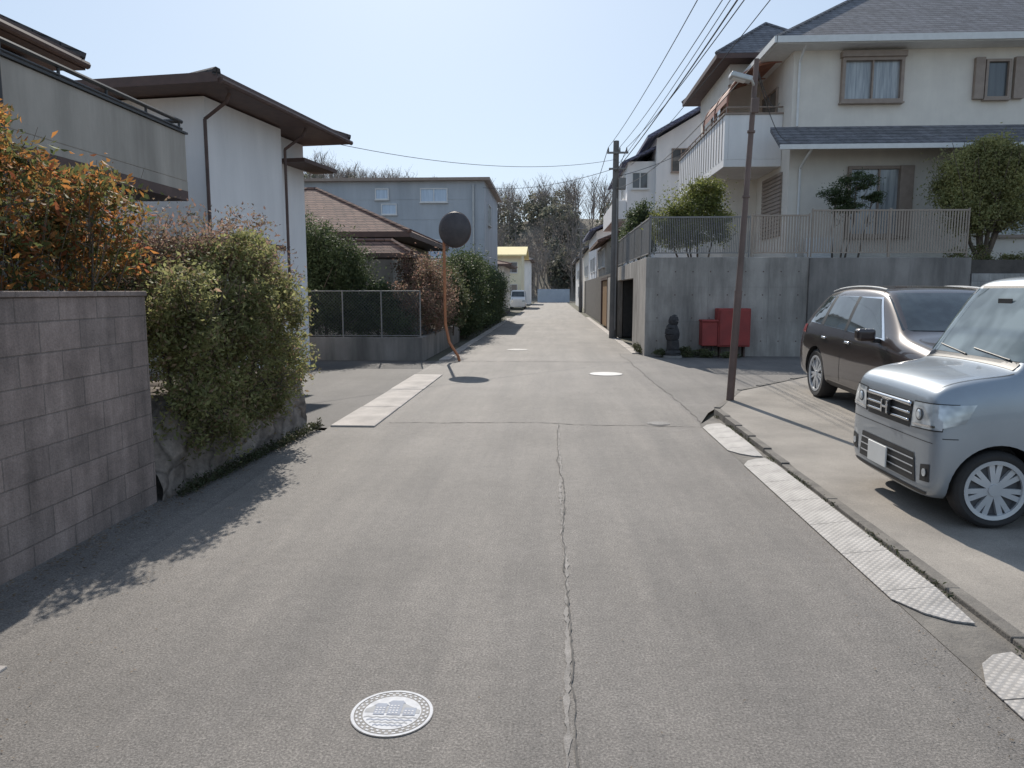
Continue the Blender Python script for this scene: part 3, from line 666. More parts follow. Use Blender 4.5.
m=MB(); m.box(10.16,10.55,22.80,22.99,3.3,5.35); m.obj('shutter_box',trimt,H,bevel=.01)
m=MB()
for k in range(16): m.box(6.93,6.995,23.6,25.6,3.4+k*.12,3.4+k*.12+.1)
m.obj('roller_shutter',trimt,H)
for x in (7.3,16.8):
    m=MB(); m.tube([(x,21.95,5.7),(x,22.5,5.5),(x,22.93,5.3),(x,22.93,Z0)],.035,8); m.obj('downpipe',trimw,H)
m=MB(); m.tube([(7.15,22.4,8.7),(7.15,22.7,8.5),(7.15,22.93,8.3),(7.15,22.93,6.5)],.035,8); m.obj('downpipe',trimw,H)
m=MB(); m.box(7.5,8.2,22.4,22.9,Z0,Z0+.75); m.obj('outdoor_unit',trimw,H,bevel=.02)
m=MB(); m.box(5.25,6.99,23.8,32,5.50,5.72); m.box(5.25,5.37,23.8,32,5.722,7.05); m.box(5.372,6.99,23.8,23.92,5.722,7.05)
m.obj('balcony',plw,H,bevel=.01)
m=MB(); m.box(5.21,5.41,23.76,32,7.053,7.10); m.box(5.41,7.0,23.76,23.96,7.053,7.10)
for k in range(20): m.box(5.235,5.248,24.1+k*.4,24.12+k*.4,5.75,7.03)
m.cyl((5.3,23.86,7.28),(5.3,32,7.28),.025,n=6); m.cyl((5.3,23.86,7.28),(7.0,23.86,7.28),.025,n=6)
for k in range(9): m.cyl((5.3,23.86+k,7.1),(5.3,23.86+k,7.28),.02,n=6)
m.obj('balcony_rail',trimt,H)
awn=M('rusty_red_awning',(.32,.14,.09),(.24,.10,.07),5,.6)
m=MB(); n=8
pts=[(5.35+1.6*(1-math.cos(i/n*math.pi/2)),0,7.5+1.15*math.sin(i/n*math.pi/2)) for i in range(n+1)]
vs=[];fs=[]
for i,(x,_,z) in enumerate(pts):
    vs+=[(x,24.0,z),(x,27.6,z)]
    if i<n: fs.append((2*i,2*i+1,2*i+3,2*i+2))
m.add(vs,fs)
for yy in (24.0,25.8,27.6): m.tube([(x,yy,z) for x,_,z in pts],.035,6)
for yy in (24.0,25.8,27.6): m.cyl((5.35,yy,7.1),(5.35,yy,7.5),.03,n=6)
m.obj('balcony_awning',awn,H,recalc=False)
window(H,'-x',5.9,27.2,28.8,6.6,8.3,dglass,trimt)
window(H,'-x',7.0,24.4,26.0,6.2,8.0,dglass,trimt)
H=thing('house','white gabled house with dark roof behind the balcony house','house',(6,40,Z0))
m=MB(); m.box(4.9,12,36.5,46,Z0,8.9); m.box(3.6,4.898,37,46,Z0,7.9); m.obj('wall',plw,H)
m=MB(); gable(m,4.4,12.5,35.9,46.6,8.9,.55,'y',m=0); m.ext([(4.9,36.52,8.85),(12,36.52,8.85),(8.45,36.52,10.9)],(0,.1,0),1); m.obj('roof',[tiles,plw],H)
m=MB(); m.ext([(3.3,36.7,7.85),(4.95,36.7,8.6),(4.95,36.7,8.48),(3.3,36.7,7.73)],(0,9.6,0)); m.obj('side_roof',tiles,H)
for a in (5.6,7.2): window(H,'-y',36.5,a,a+.9,7.3,8.4,dglass,trimt)
window(H,'-y',37,3.8,4.6,6.6,7.4,dglass,trimw); window(H,'-x',3.6,38,39.6,6.3,7.5,dglass,trimw); window(H,'-x',3.6,41,42.6,6.3,7.5,dglass,trimw)
m=MB(); m.box(3.0,3.59,37.2,45,5.2,6.1); m.obj('balcony',plw,H,bevel=.02)
woodm=M('ochre_boards',(.36,.20,.08),(.27,.15,.06),4,.7,.2,stretch=(1,6,.3))
m=MB(); m.box(2.5,2.66,31.02,34,-.05,2.3); m.obj('boundary_wall',plt,label='tan plastered boundary wall on the street',cat='wall')
E=thing('gate','ochre wooden garage gate facing the street','gate',(2.6,36,0))
m=MB(); 
for k in range(16): m.box(2.55,2.6,34.1+k*.25,34.1+k*.25+.235,.03,2.2)
m.obj('boards',woodm,E)
m=MB(); m.box(2.48,2.7,33.98,34.09,0,2.35); m.box(2.48,2.7,38.1,38.25,0,2.35); m.box(2.48,2.7,34.092,38.098,2.22,2.34); m.obj('frame',trimb,E)
for (y0,y1,xw,zt,wm,rm,lab) in [(39,47,2.8,4.2,plt,tileb,'brownish house close to the street'),(50,60,2.9,5.6,plw,tiles,'pale house with bluish roof by the street'),(66,78,3.2,5.4,plb,tileg,'beige house further along the street'),(82,96,3.0,5.2,plw,tileg,'white house near the end of the street')]:
    H=thing('house',lab,'house',(xw+3.5,(y0+y1)/2,0))
    m=MB(); m.box(xw,xw+7,y0,y1,-.05,zt); m.obj('wall',wm,H)
    m=MB(); gable(m,xw-.5,xw+7.5,y0-.5,y1+.5,zt+.1,.4,'y'); m.ext([(xw,y0+.02,zt),(xw+7,y0+.02,zt),(xw+3.5,y0+.02,zt+1.4)],(0,.1,0),1); m.obj('roof',[rm,wm],H)
    window(H,'-x',xw,y0+1.2,y0+3,3.0,4.0,dglass,trimw); window(H,'-x',xw,y0+4.4,y0+6.2,3.0,4.0,dglass,trimw); window(H,'-x',xw,y0+1.5,y0+3.4,.9,2.2,dglass,trimw)
    window(H,'-y',y0,xw+.8,xw+2.2,3.0,4.0,dglass,trimw)
m=MB(); m.box(-2.2,2.6,112,112.3,0,2.0); m.obj('end_wall',M('blue_grey_sheet',(.36,.42,.50),(.30,.36,.43),1,.7),label='blue-grey sheet fence closing the end of the street',cat='wall')

plant('shrub','yellow green shrub behind the fence on the wall','shrub',(4.0,21.4,2.5),
 [(3.9,21.4,3.9,.75,.6,.75),(4.3,21.6,4.5,.6,.6,.5),(3.3,21.5,3.5,.5,.5,.6),(4.7,21.5,3.6,.5,.5,.6),(3.7,21.5,3.2,.9,.4,.4)],20000,.08,L_yel,41,stems=1,trunk=.03,sub=32,tname='stems')
plant('tree','dark conifer beside the garage wall','tree',(3.3,28.5,2.5),
 [(3.3,28.5,3.6,.7,.8,.8),(3.2,28.4,4.5,.55,.6,.6),(3.5,29.8,3.9,.7,.7,.9),(3.4,31,3.8,.7,.9,1.0)],18000,.10,L_dark,42,trunk=.06,sub=22)
plant('shrub','small dark pruned shrub in front of the house','shrub',(8.1,21.6,2.5),
 [(7.9,21.6,4.35,.5,.4,.28),(8.4,21.5,4.7,.55,.4,.28),(8.2,21.6,4.0,.45,.4,.25),(8.9,21.6,4.3,.35,.35,.2)],9000,.06,L_dark,43,stems=1,trunk=.03,sub=18,tname='stems')
plant('tree','rounded yellow green tree above the pale block wall','tree',(11.7,21.1,2.3),
 [(11.1,21.1,4.6,.8,.7,.85),(12.0,21.1,4.9,.85,.7,.85),(11.5,21.1,5.4,.7,.6,.5),(12.2,21.0,4.0,.85,.7,.8),(11.1,20.9,3.8,.7,.6,.7),(12.5,21.0,5.1,.5,.5,.45)],46000,.085,L_soft,44,trunk=.07,sub=48,tight=.22,twigs=12)
plant('shrub','low garden shrubs behind the pale block wall','shrub',(11.5,20.6,2.2),
 [(11.2,20.6,2.5,.6,.3,.45),(12.3,20.6,2.4,.7,.3,.4),(13.6,20.8,2.5,.8,.3,.5)],12000,.07,L_olive,45,stems=1,trunk=.03,tname='stems')

E=thing('fire_hose_cabinet','red metal fire equipment cabinet against the concrete wall','cabinet',(4.6,19.3,0))
m=MB(); m.box(4.24,5.06,19.2,19.64,.28,1.26); m.obj('body',redp,E,bevel=.015)
m=MB(); m.box(4.28,4.645,19.17,19.198,.32,1.22); m.obj('door',redp,E,bevel=.006)
m=MB(); m.box(4.655,5.02,19.17,19.198,.32,1.22); m.obj('door',redp,E,bevel=.006)
m=MB(); m.box(4.60,4.625,19.15,19.168,.7,.82); m.obj('handle',alum,E)
for x in(4.34,4.95):
    m=MB(); m.box(x,x+.04,19.4,19.62,-.01,.279); m.obj('leg',trimb,E)
E=thing('storage_box','smaller faded red box beside the cabinet','box',(4.1,19.3,0))
m=MB(); m.box(3.84,4.235,19.2,19.6,.30,.92); m.obj('body',redp,E,bevel=.02)
m=MB(); m.box(3.825,4.238,19.17,19.62,.922,.97); m.obj('lid',redp,E,bevel=.01)
for x in(3.90,4.14):
    m=MB(); m.box(x,x+.04,19.4,19.55,-.01,.299); m.obj('leg',trimd,E)
E=thing('garden_ornament','dark weathered stone ornament standing against the wall','ornament',(3.1,19.2,0))
m=MB()
prof=[(.20,0),(.22,.12),(.17,.2),(.16,.45),(.2,.6),(.17,.75),(.12,.85),(.14,.95),(.10,1.06),(.02,1.1)]
for i in range(len(prof)-1): m.cyl((3.1+.02*math.sin(i),19.2,prof[i][1]),(3.1+.02*math.sin(i+1),19.2,prof[i+1][1]),prof[i][0],prof[i+1][0],9)
m.obj('body',darkst,E,bevel=.02)
m=MB(); m.cyl((3.1,19.2,-.01),(3.1,19.2,.06),.26,.24,12); m.obj('base',retm2,E)
plant('flower_bed_plant','low dark potted plants along the foot of the wall','plant',(3.4,19.3,0),
 [(2.85,19.3,.12,.25,.2,.12),(3.5,19.3,.15,.3,.2,.15),(3.9,19.15,.12,.3,.2,.12),(4.5,19.1,.09,.3,.15,.09)],5000,.05,L_mid,51,stems=1,trunk=.01,tname='stems')
plant('flower_bed_plant','sprawling grey weeds by the street corner wall','plant',(2.35,20.6,0),
 [(2.4,20.6,.12,.12,.6,.12),(2.4,21.3,.1,.1,.5,.1)],1500,.05,L_weed,52,stems=1,trunk=.01,tname='stems')

# ------------------------------------------------------------------ poles and cables
E=thing('street_lamp','thin leaning brown steel pole with small street lamp','street lamp',(2.6,10.86,0))
top=Vector((2.80,10.86,4.88)); bot=Vector((2.6,10.86,-.05))
m=MB(); m.cyl(bot,bot.lerp(top,.35),.056,.052,14); m.cyl(bot.lerp(top,.35),top,.045,.034,14)
for t in (.35,.62,.8): 
    p=bot.lerp(top,t); q=bot.lerp(top,t+.006); m.cyl(p,q,.055,.055,14)
m.obj('pole',steelp,E,smooth=True)
m=MB(); m.tube([(2.79,10.86,4.50),(2.72,10.80,4.60),(2.62,10.75,4.63)],.018,8); m.obj('lamp_arm',alum,E)
m=MB(); m.ext([(2.40,10.62,4.60),(2.70,10.68,4.54),(2.70,10.84,4.54),(2.40,10.80,4.60)],(.02,0,.07)); m.obj('lamp_head',alum,E,bevel=.015)
m=MB(); m.ext([(2.44,10.66,4.582),(2.62,10.70,4.545),(2.62,10.81,4.545),(2.44,10.78,4.582)],(0,0,.014)); m.obj('lamp_lens',trimw,E)
m=MB(); m.box(2.74,2.84,10.79,10.83,4.15,4.35); m.obj('junction_box',steelp,E,bevel=.01)
def upole(x,y,h,lab,lean=0):
    E=thing('utility_pole',lab,'utility pole',(x,y,0),'utility poles along the street')
    m=MB(); m.cyl((x,y,-.05),(x+lean,y,h),.15,.10,16); m.obj('pole',concp,E,smooth=True)
    for z0,a,b in((h-.45,.32,.42),(h-1.0,.25,.35)):
        m=MB(); m.box(x-a,x+b,y-.15,y-.07,z0,z0+.06); m.obj('crossarm',fenceg,E)
    for dx in(-.28,0.12,.36):
        m=MB(); m.cyl((x+dx,y-.11,h-.39),(x+dx,y-.11,h-.24),.03,.018,8); m.obj('insulator',concp,E)
    m=MB(); m.box(x+.1,x+.34,y-.3,y-.1,h-1.7,h-1.3); m.obj('junction_box',fenceg,E,bevel=.02)
    m=MB(); m.cyl((x+.05,y-.19,.3),(x+.05,y-.19,h-2.0),.03,n=8); m.obj('cable_conduit',fenceg,E)
upole(2.22,27.1,6.95,'concrete utility pole with crossarms beside the garage')
upole(2.35,62,7.2,'concrete utility pole further down the street')
def cable(a,b,sag,r=.012,lab='black overhead cable along the street'):
    a=Vector(a);b=Vector(b); pts=[]
    for i in range(25):
        t=i/24; p=a.lerp(b,t); p.z-=4*sag*t*(1-t); pts.append(p)
    m=MB(); m.tube(pts,r,5); m.obj('overhead_cable',cablem,label=lab,cat='cable',group='overhead cables')
for x,z,s,rr in [(1.94,6.72,.9,.008),(2.34,6.72,.85,.008),(2.6,6.72,.95,.009),(2.2,5.9,.55,.012),(2.3,6.15,.5,.007),(2.75,6.1,.6,.007)]:
    cable((x,27.0,z),(x+.5,-14,z+.3),s,rr)
for x,z,s in [(1.94,6.72,.5),(2.6,6.72,.55),(2.2,5.9,.6)]:
    cable((x,27.2,z),(x+.1,61.9,z+.2),s,.012)
cable((2.80,10.86,4.85),(2.2,27,5.3),.35,.008,'cable from the lamp pole to the utility pole')
cable((2.80,10.86,4.8),(6.9,23.9,7.4),.3,.007,'thin cable from the lamp pole to the balcony house')
cable((2.80,10.86,4.75),(7.0,22.95,6.2),.4,.007,'thin cable from the lamp pole to the balcony house')
cable((2.2,27,6.0),(-3.6,38.2,6.9),.3,.010,'cable crossing the street to the grey building')
cable((2.2,27,6.3),(-5.2,16.5,5.0),.4,.007,'cable crossing the street to the white house')
cable((2.2,27,5.7),(5.35,30,7.2),.1,.010,'short cable to the balcony house')

# ------------------------------------------------------------------ wooded hill, distance haze lightened into its colours
def hz(x,y):
    t=max(0,min(1,(y-114)/46)); t=t*t*(3-2*t)
    return t*(16.0 -0.11*x+1.6*math.sin(x*.06)+1.0*math.sin(x*.13+1))
bm=bmesh.new(); G={}
X=np.linspace(-160,140,76); Y=np.linspace(113,260,36)
for i,x in enumerate(X):
    for j,y in enumerate(Y): G[i,j]=bm.verts.new((x,y,hz(x,y)-.03))
for i in range(75):
    for j in range(35): bm.faces.new((G[i,j],G[i+1,j],G[i+1,j+1],G[i,j+1]))
me=bpy.data.meshes.new('hill'); bm.to_mesh(me); bm.free(); me.materials.append(M('hazed_hill_floor',(.21,.175,.14),(.15,.14,.11),.3,.95))  # floor colour lightened for distance haze
for p in me.polygons:p.use_smooth=True
o=link('hill',me); o['kind']='structure'
r=random.Random(77); m=MB(); cpts=[]; epts=[]
for k in range(640):
    x=r.uniform(-60,32); y=r.uniform(116,178); z=hz(x,y); h=r.uniform(6,10)
    if r.random()<.30 and y<158:
        hh=h*.7
        n=260; c=np.array([x,y,z+hh*.45]); d=rng.normal(size=(n,3)); d/=np.linalg.norm(d,axis=1)[:,None]
        epts.append(c+d*np.array([2.4,2.4,hh*.48])*(rng.uniform(.3,1,size=n)**.4)[:,None]); continue
    m.tube([(x,y,z),(x+r.uniform(-.4,.4),y,z+h*.45),(x+r.uniform(-.7,.7),y,z+h*.85)],[.17,.11,.04],4)
    for b in range(9):
        t=r.uniform(.3,.8); s=Vector((x,y,z+h*t)); a=r.uniform(0,6.28); l=h*(1-t)*r.uniform(.5,.8)
        e=s+Vector((math.cos(a)*l*.7,math.sin(a)*l*.7,l)); m.cyl(s,e,.06,.02,3,caps=False)
        for q in range(3):
            f=s.lerp(e,r.uniform(.3,1)); a2=r.uniform(0,6.28); l2=l*r.uniform(.25,.5)
            m.cyl(f,f+Vector((math.cos(a2)*l2*.6,math.sin(a2)*l2*.6,l2)),.025,.01,3,caps=False)
    n=110; c=np.array([x,y,z+h*.62]); d=rng.normal(size=(n,3)); d/=np.linalg.norm(d,axis=1)[:,None]
    cpts.append(c+d*np.array([h*.27,h*.27,h*.36])*(rng.uniform(.1,1,size=n)**.4)[:,None])
o=m.obj('bare_woodland',twig,local=True,recalc=False); tag(o,'leafless brown woodland on the hillside','woodland',None,'stuff')
L_twig=leafmat('twig_haze',[(.30,.26,.23),(.23,.195,.17),(.34,.29,.255)],.45,.2)
L_hill=leafmat('hazed_hill_leaves',[(.14,.15,.11),(.18,.185,.14),(.20,.185,.15)],.45,.15)  # evergreen colours paled for distance haze
o=leaves_mesh('woodland_twigs',np.concatenate(cpts),.5,L_twig,9,aspect=.12); tag(o,'fine twigs of the leafless woodland','woodland',None,'stuff')
o=leaves_mesh('woodland_evergreens',np.concatenate(epts),.75,L_hill,10,aspect=.6); tag(o,'haze-paled evergreen trees among the bare woodland','woodland',None,'stuff')

# ------------------------------------------------------------------ cars
def paint(name,c,metal=.5,rough=.35,coat=.8):
    m,nt,b=newmat(name); b.inputs['Metallic'].default_value=metal; b.inputs['Roughness'].default_value=rough
    b.inputs['Coat Weight'].default_value=coat; b.inputs['Coat Roughness'].default_value=.03
    v=objcoord(nt); col=ramp(nt,noise(nt,v,2.5,4),[(.3,tuple(x*.93 for x in c)),(.7,tuple(min(1,x*1.05) for x in c))]); nt.links.new(col,b.inputs['Base Color'])
    return m
silver=paint('silver_blue_paint',(.31,.345,.38),.5,.36)
brownp=paint('dark_brown_paint',(.050,.036,.034),.3,.3,1)
whitep=paint('white_car_paint',(.7,.7,.7),0,.4)
def cg(name,a,b_):
    m,nt,b=newmat(name); b.inputs['Roughness'].default_value=.04; b.inputs['Coat Weight'].default_value=.5; b.inputs['Coat Roughness'].default_value=.02
    v=objcoord(nt); nt.links.new(ramp(nt,noise(nt,v,3,2),[(.4,a),(.6,b_)]),b.inputs['Base Color']); return m
cglass=cg('car_glass',(.03,.038,.042),(.06,.075,.08))
wsglass=cg('sky_sheen_windscreen_glass',(.09,.12,.125),(.22,.27,.28))  # sky reflection is lightened into the windscreen's base colour
blackp=M('black_plastic',(.028,.028,.029),(.022,.022,.023),9,.5)
rubber=M('tyre_rubber',(.034,.032,.032),(.042,.04,.039),9,.85,.3,60)
rimm=M('rim_alloy',(.60,.61,.62),(.52,.53,.54),5,.35,metal=.3)
rimb=M('rim_shadow_grey',(.11,.11,.115),(.08,.08,.085),5,.6)
chrome=M('chrome',(.75,.76,.78),(.65,.66,.68),5,.15,metal=1)
amber=M('amber_lens',(.5,.2,.03),None,3,.3)
m,nt,b=newmat('lamp_lens'); b.inputs['Roughness'].default_value=.10; b.inputs['Metallic'].default_value=.25; b.inputs['Coat Weight'].default_value=1; lens=m
v=objcoord(nt,(1,1,1.2)); nt.links.new(ramp(nt,noise(nt,v,10,1),[(.40,(.66,.70,.72)),(.62,(.34,.37,.39))]),b.inputs['Base Color'])
redl=M('red_lamp',(.35,.02,.02),None,4,.2,coat=1)
platem=M('plate_white',(.70,.70,.68),(.64,.64,.62),5,.5)
def halfring(s):
    x,zb,w,bz,wb,zt,wt,cr=s
    h=[(0,zb),(.78*w,zb),(.96*w,zb+.05),(w,zb+.22*(bz-zb)+.04),(w*1.0,bz-.3*(bz-zb)),(wb,bz),(wb+(wt-wb)*.5,bz+(zt-bz)*.5),(wt,zt-.10*(zt-bz)-.005),(wt*.9,zt),(wt*.5,zt+cr*.75),(0,zt+cr)]
    return h
def loft(st):
    bm=bmesh.new(); rings=[]
    for s in st:
        h=halfring(s); pts=[(s[0],y,z) for y,z in h]+[(s[0],-y,z) for y,z in h[-2:0:-1]]
        rings.append([bm.verts.new(p) for p in pts])
    n=len(rings[0])
    for a,b in zip(rings[:-1],rings[1:]):
        for i in range(n): bm.faces.new((a[i],a[(i+1)%n],b[(i+1)%n],b[i]))
    for rr in (rings[0],rings[-1]):
        for i in range(10):
            q=[rr[i],rr[i+1],rr[(n-i-1)%n],rr[(n-i)%n]]
            u=[]
            for vv in q:
                if vv not in u:u.append(vv)
            if len(u)>=3: bm.faces.new(u)
    bmesh.ops.recalc_face_normals(bm,faces=bm.faces)
    me=bpy.data.meshes.new('loft'); bm.to_mesh(me); bm.free(); return me
def evalmesh(o):
    dg=bpy.context.evaluated_depsgraph_get(); dg.update()
    return bpy.data.meshes.new_from_object(o.evaluated_get(dg))
def car(label,cat,loc,rot,st,pt,axles,R,W,wheelw,feat,scale=1,arch=.05,rimr=.66,spokes=10):
    E=thing('parked_car',label,'car',loc,None,rot)
    base=loft(st); tmp=link('tmp',base); ss=tmp.modifiers.new('s','SUBSURF'); ss.levels=2; ss.render_levels=2
    sm=evalmesh(tmp); bm=bmesh.new(); bm.from_mesh(sm); bvh=BVHTree.FromBMesh(bm); bm.free()
    cutters=[]
    for ax in axles:
        for sg in(1,-1):
            c=MB(); c.cyl((ax,sg*(W/2-.24),R),(ax,sg*(W/2+.15),R),R+arch,n=40)
            co=c.obj('cut',blackp,local=True); cutters.append(co)
            bo=tmp.modifiers.new('b','BOOLEAN'); bo.operation='DIFFERENCE'; bo.object=co; bo.solver='EXACT'
    bodym=evalmesh(tmp)
    bpy.data.objects.remove(tmp)
    for c in cutters: bpy.data.objects.remove(c)
    bodym.materials.clear(); bodym.materials.append(pt); bodym.materials.append(blackp)
    for p in bodym.polygons:
        c=p.center; p.use_smooth=True; p.material_index=0
        for ax in axles:
            if math.hypot(c.x-ax,c.z-R)<R+arch+.002: p.material_index=1
        if c.z<st[3][1]+.012 and abs(p.normal.z)>.6: p.material_index=1
    bodym.set_sharp_from_angle(angle=rad(38))
    body=link('body',bodym,E)
    def hit(ax,u,v):
        if ax=='R': o,d=Vector((u,-4,v)),Vector((0,1,0))
        elif ax=='L': o,d=Vector((u,4,v)),Vector((0,-1,0))
        elif ax=='F': o,d=Vector((-3,u,v)),Vector((1,0,0))
        elif ax=='B': o,d=Vector((9,u,v)),Vector((-1,0,0))
        else: o,d=Vector((u,v,4)),Vector((0,0,-1))
        h=bvh.ray_cast(o,d)
        if h[0] is None: h=bvh.find_nearest(o+d*3.3)
        return h[0],h[1],d
    def patch(name,ax,q,mat,off=.004,nu=14,nv=10,parent=None,thick=0.0):
        m=MB(); vs=[];fs=[]
        for j in range(nv+1):
            for i in range(nu+1):
                s,t=i/nu,j/nv
                u=(1-s)*(1-t)*q[0][0]+s*(1-t)*q[1][0]+s*t*q[2][0]+(1-s)*t*q[3][0]
                v=(1-s)*(1-t)*q[0][1]+s*(1-t)*q[1][1]+s*t*q[2][1]+(1-s)*t*q[3][1]
                p,nn,d=hit(ax,u,v)
                if nn.dot(d)>0: nn=-nn
                vs.append(tuple(p+nn*off))
        w=nu+1
        for j in range(nv):
            for i in range(nu): fs.append((j*w+i,j*w+i+1,(j+1)*w+i+1,(j+1)*w+i))
        m.add(vs,fs); o=m.obj(name,mat,E,local=True,recalc=False)
        for p in o.data.polygons:p.use_smooth=True
        p,nn,d=hit(ax,sum(a[0] for a in q)/4,sum(a[1] for a in q)/4)
        if o.data.polygons[len(fs)//2].normal.dot(d)>0: o.data.flip_normals()
        if thick:
            so=o.modifiers.new('so','SOLIDIFY'); so.thickness=thick; so.offset=1
        return o
    for ax in axles:
        for sg in(1,-1):
            m=MB(); w=wheelw; rr=R*rimr
            m.lathe_y([(rr,-w/2+.01),(rr+.012,-w/2),(R-.03,-w/2-.004),(R-.008,-w/2+.014),(R,-w/2+.035),(R,w/2-.035),(R-.008,w/2-.014),(R-.03,w/2+.004),(rr+.012,w/2),(rr,w/2-.01),(rr-.02,0),(rr,-w/2+.01)],44)
            t=m.obj('wheel',rubber,E,local=True,smooth=True); t.location=(ax,sg*(W/2-w/2-.03),R)
            m=MB(); y=w/2-.006; s_=sg
            m.lathe_y([(rr+.004,s_*(y+.006)),(rr-.018,s_*y),(rr-.03,s_*(y-.04)),(.001,s_*(y-.04))],44,m=1)
            m.lathe_y([(rr+.008,s_*(y-.002)),(rr+.008,s_*(y+.009)),(rr-.020,s_*(y+.005)),(rr-.022,s_*(y-.02))],44,m=0)
            for k in range(spokes):
                a=2*math.pi*k/spokes+(.07 if k%2 else -.07)
                ca,sa=math.cos(a),math.sin(a); wd0,wd1=.016,.019
                vs=[]
                for (rr2,wd,dep) in((.03,wd0,.0),(rr-.01,wd1,-.002)):
                    for sgn in(-1,1):
                        for yy in(y-.008+dep,y-.036+dep):
                            vs.append((ca*rr2-sa*wd*sgn,s_*yy,sa*rr2+ca*wd*sgn))
                m.add(vs,[(0,2,3,1),(4,5,7,6),(0,1,5,4),(2,6,7,3),(0,4,6,2),(1,3,7,5)],0)
            m.cyl((0,s_*(y-.035),0),(0,s_*(y-.0),0),.05,.042,20,0)
            ro=m.obj('rim',[rimm,rimb],E,local=True,recalc=True); ro.parent=t
    feat(E,patch,hit)
    return E

nb=[(0.0,.24,.62,.62,.62,.82,.55,.0),
    (.02,.19,.69,.74,.685,.92,.61,.0),
    (.06,.17,.723,.83,.710,.985,.64,.006),
    (.18,.16,.738,.90,.724,1.035,.66,.016),
    (.40,.17,.738,.94,.724,1.075,.665,.022),
    (.56,.17,.738,.95,.724,1.10,.665,.02),
    (.63,.17,.738,.96,.724,1.18,.66,.018),
    (.89,.17,.738,.97,.724,1.68,.635,.014),
    (.97,.17,.738,.97,.724,1.755,.635,.018),
    (1.16,.17,.738,.975,.724,1.78,.635,.022),
    (1.8,.17,.738,.98,.724,1.785,.635,.025),
    (2.5,.17,.738,.99,.724,1.785,.635,.025),
    (3.1,.17,.737,.99,.72,1.77,.63,.02),
    (3.32,.22,.73,.97,.71,1.73,.61,.01),
    (3.39,.30,.70,.93,.69,1.60,.57,.0)]
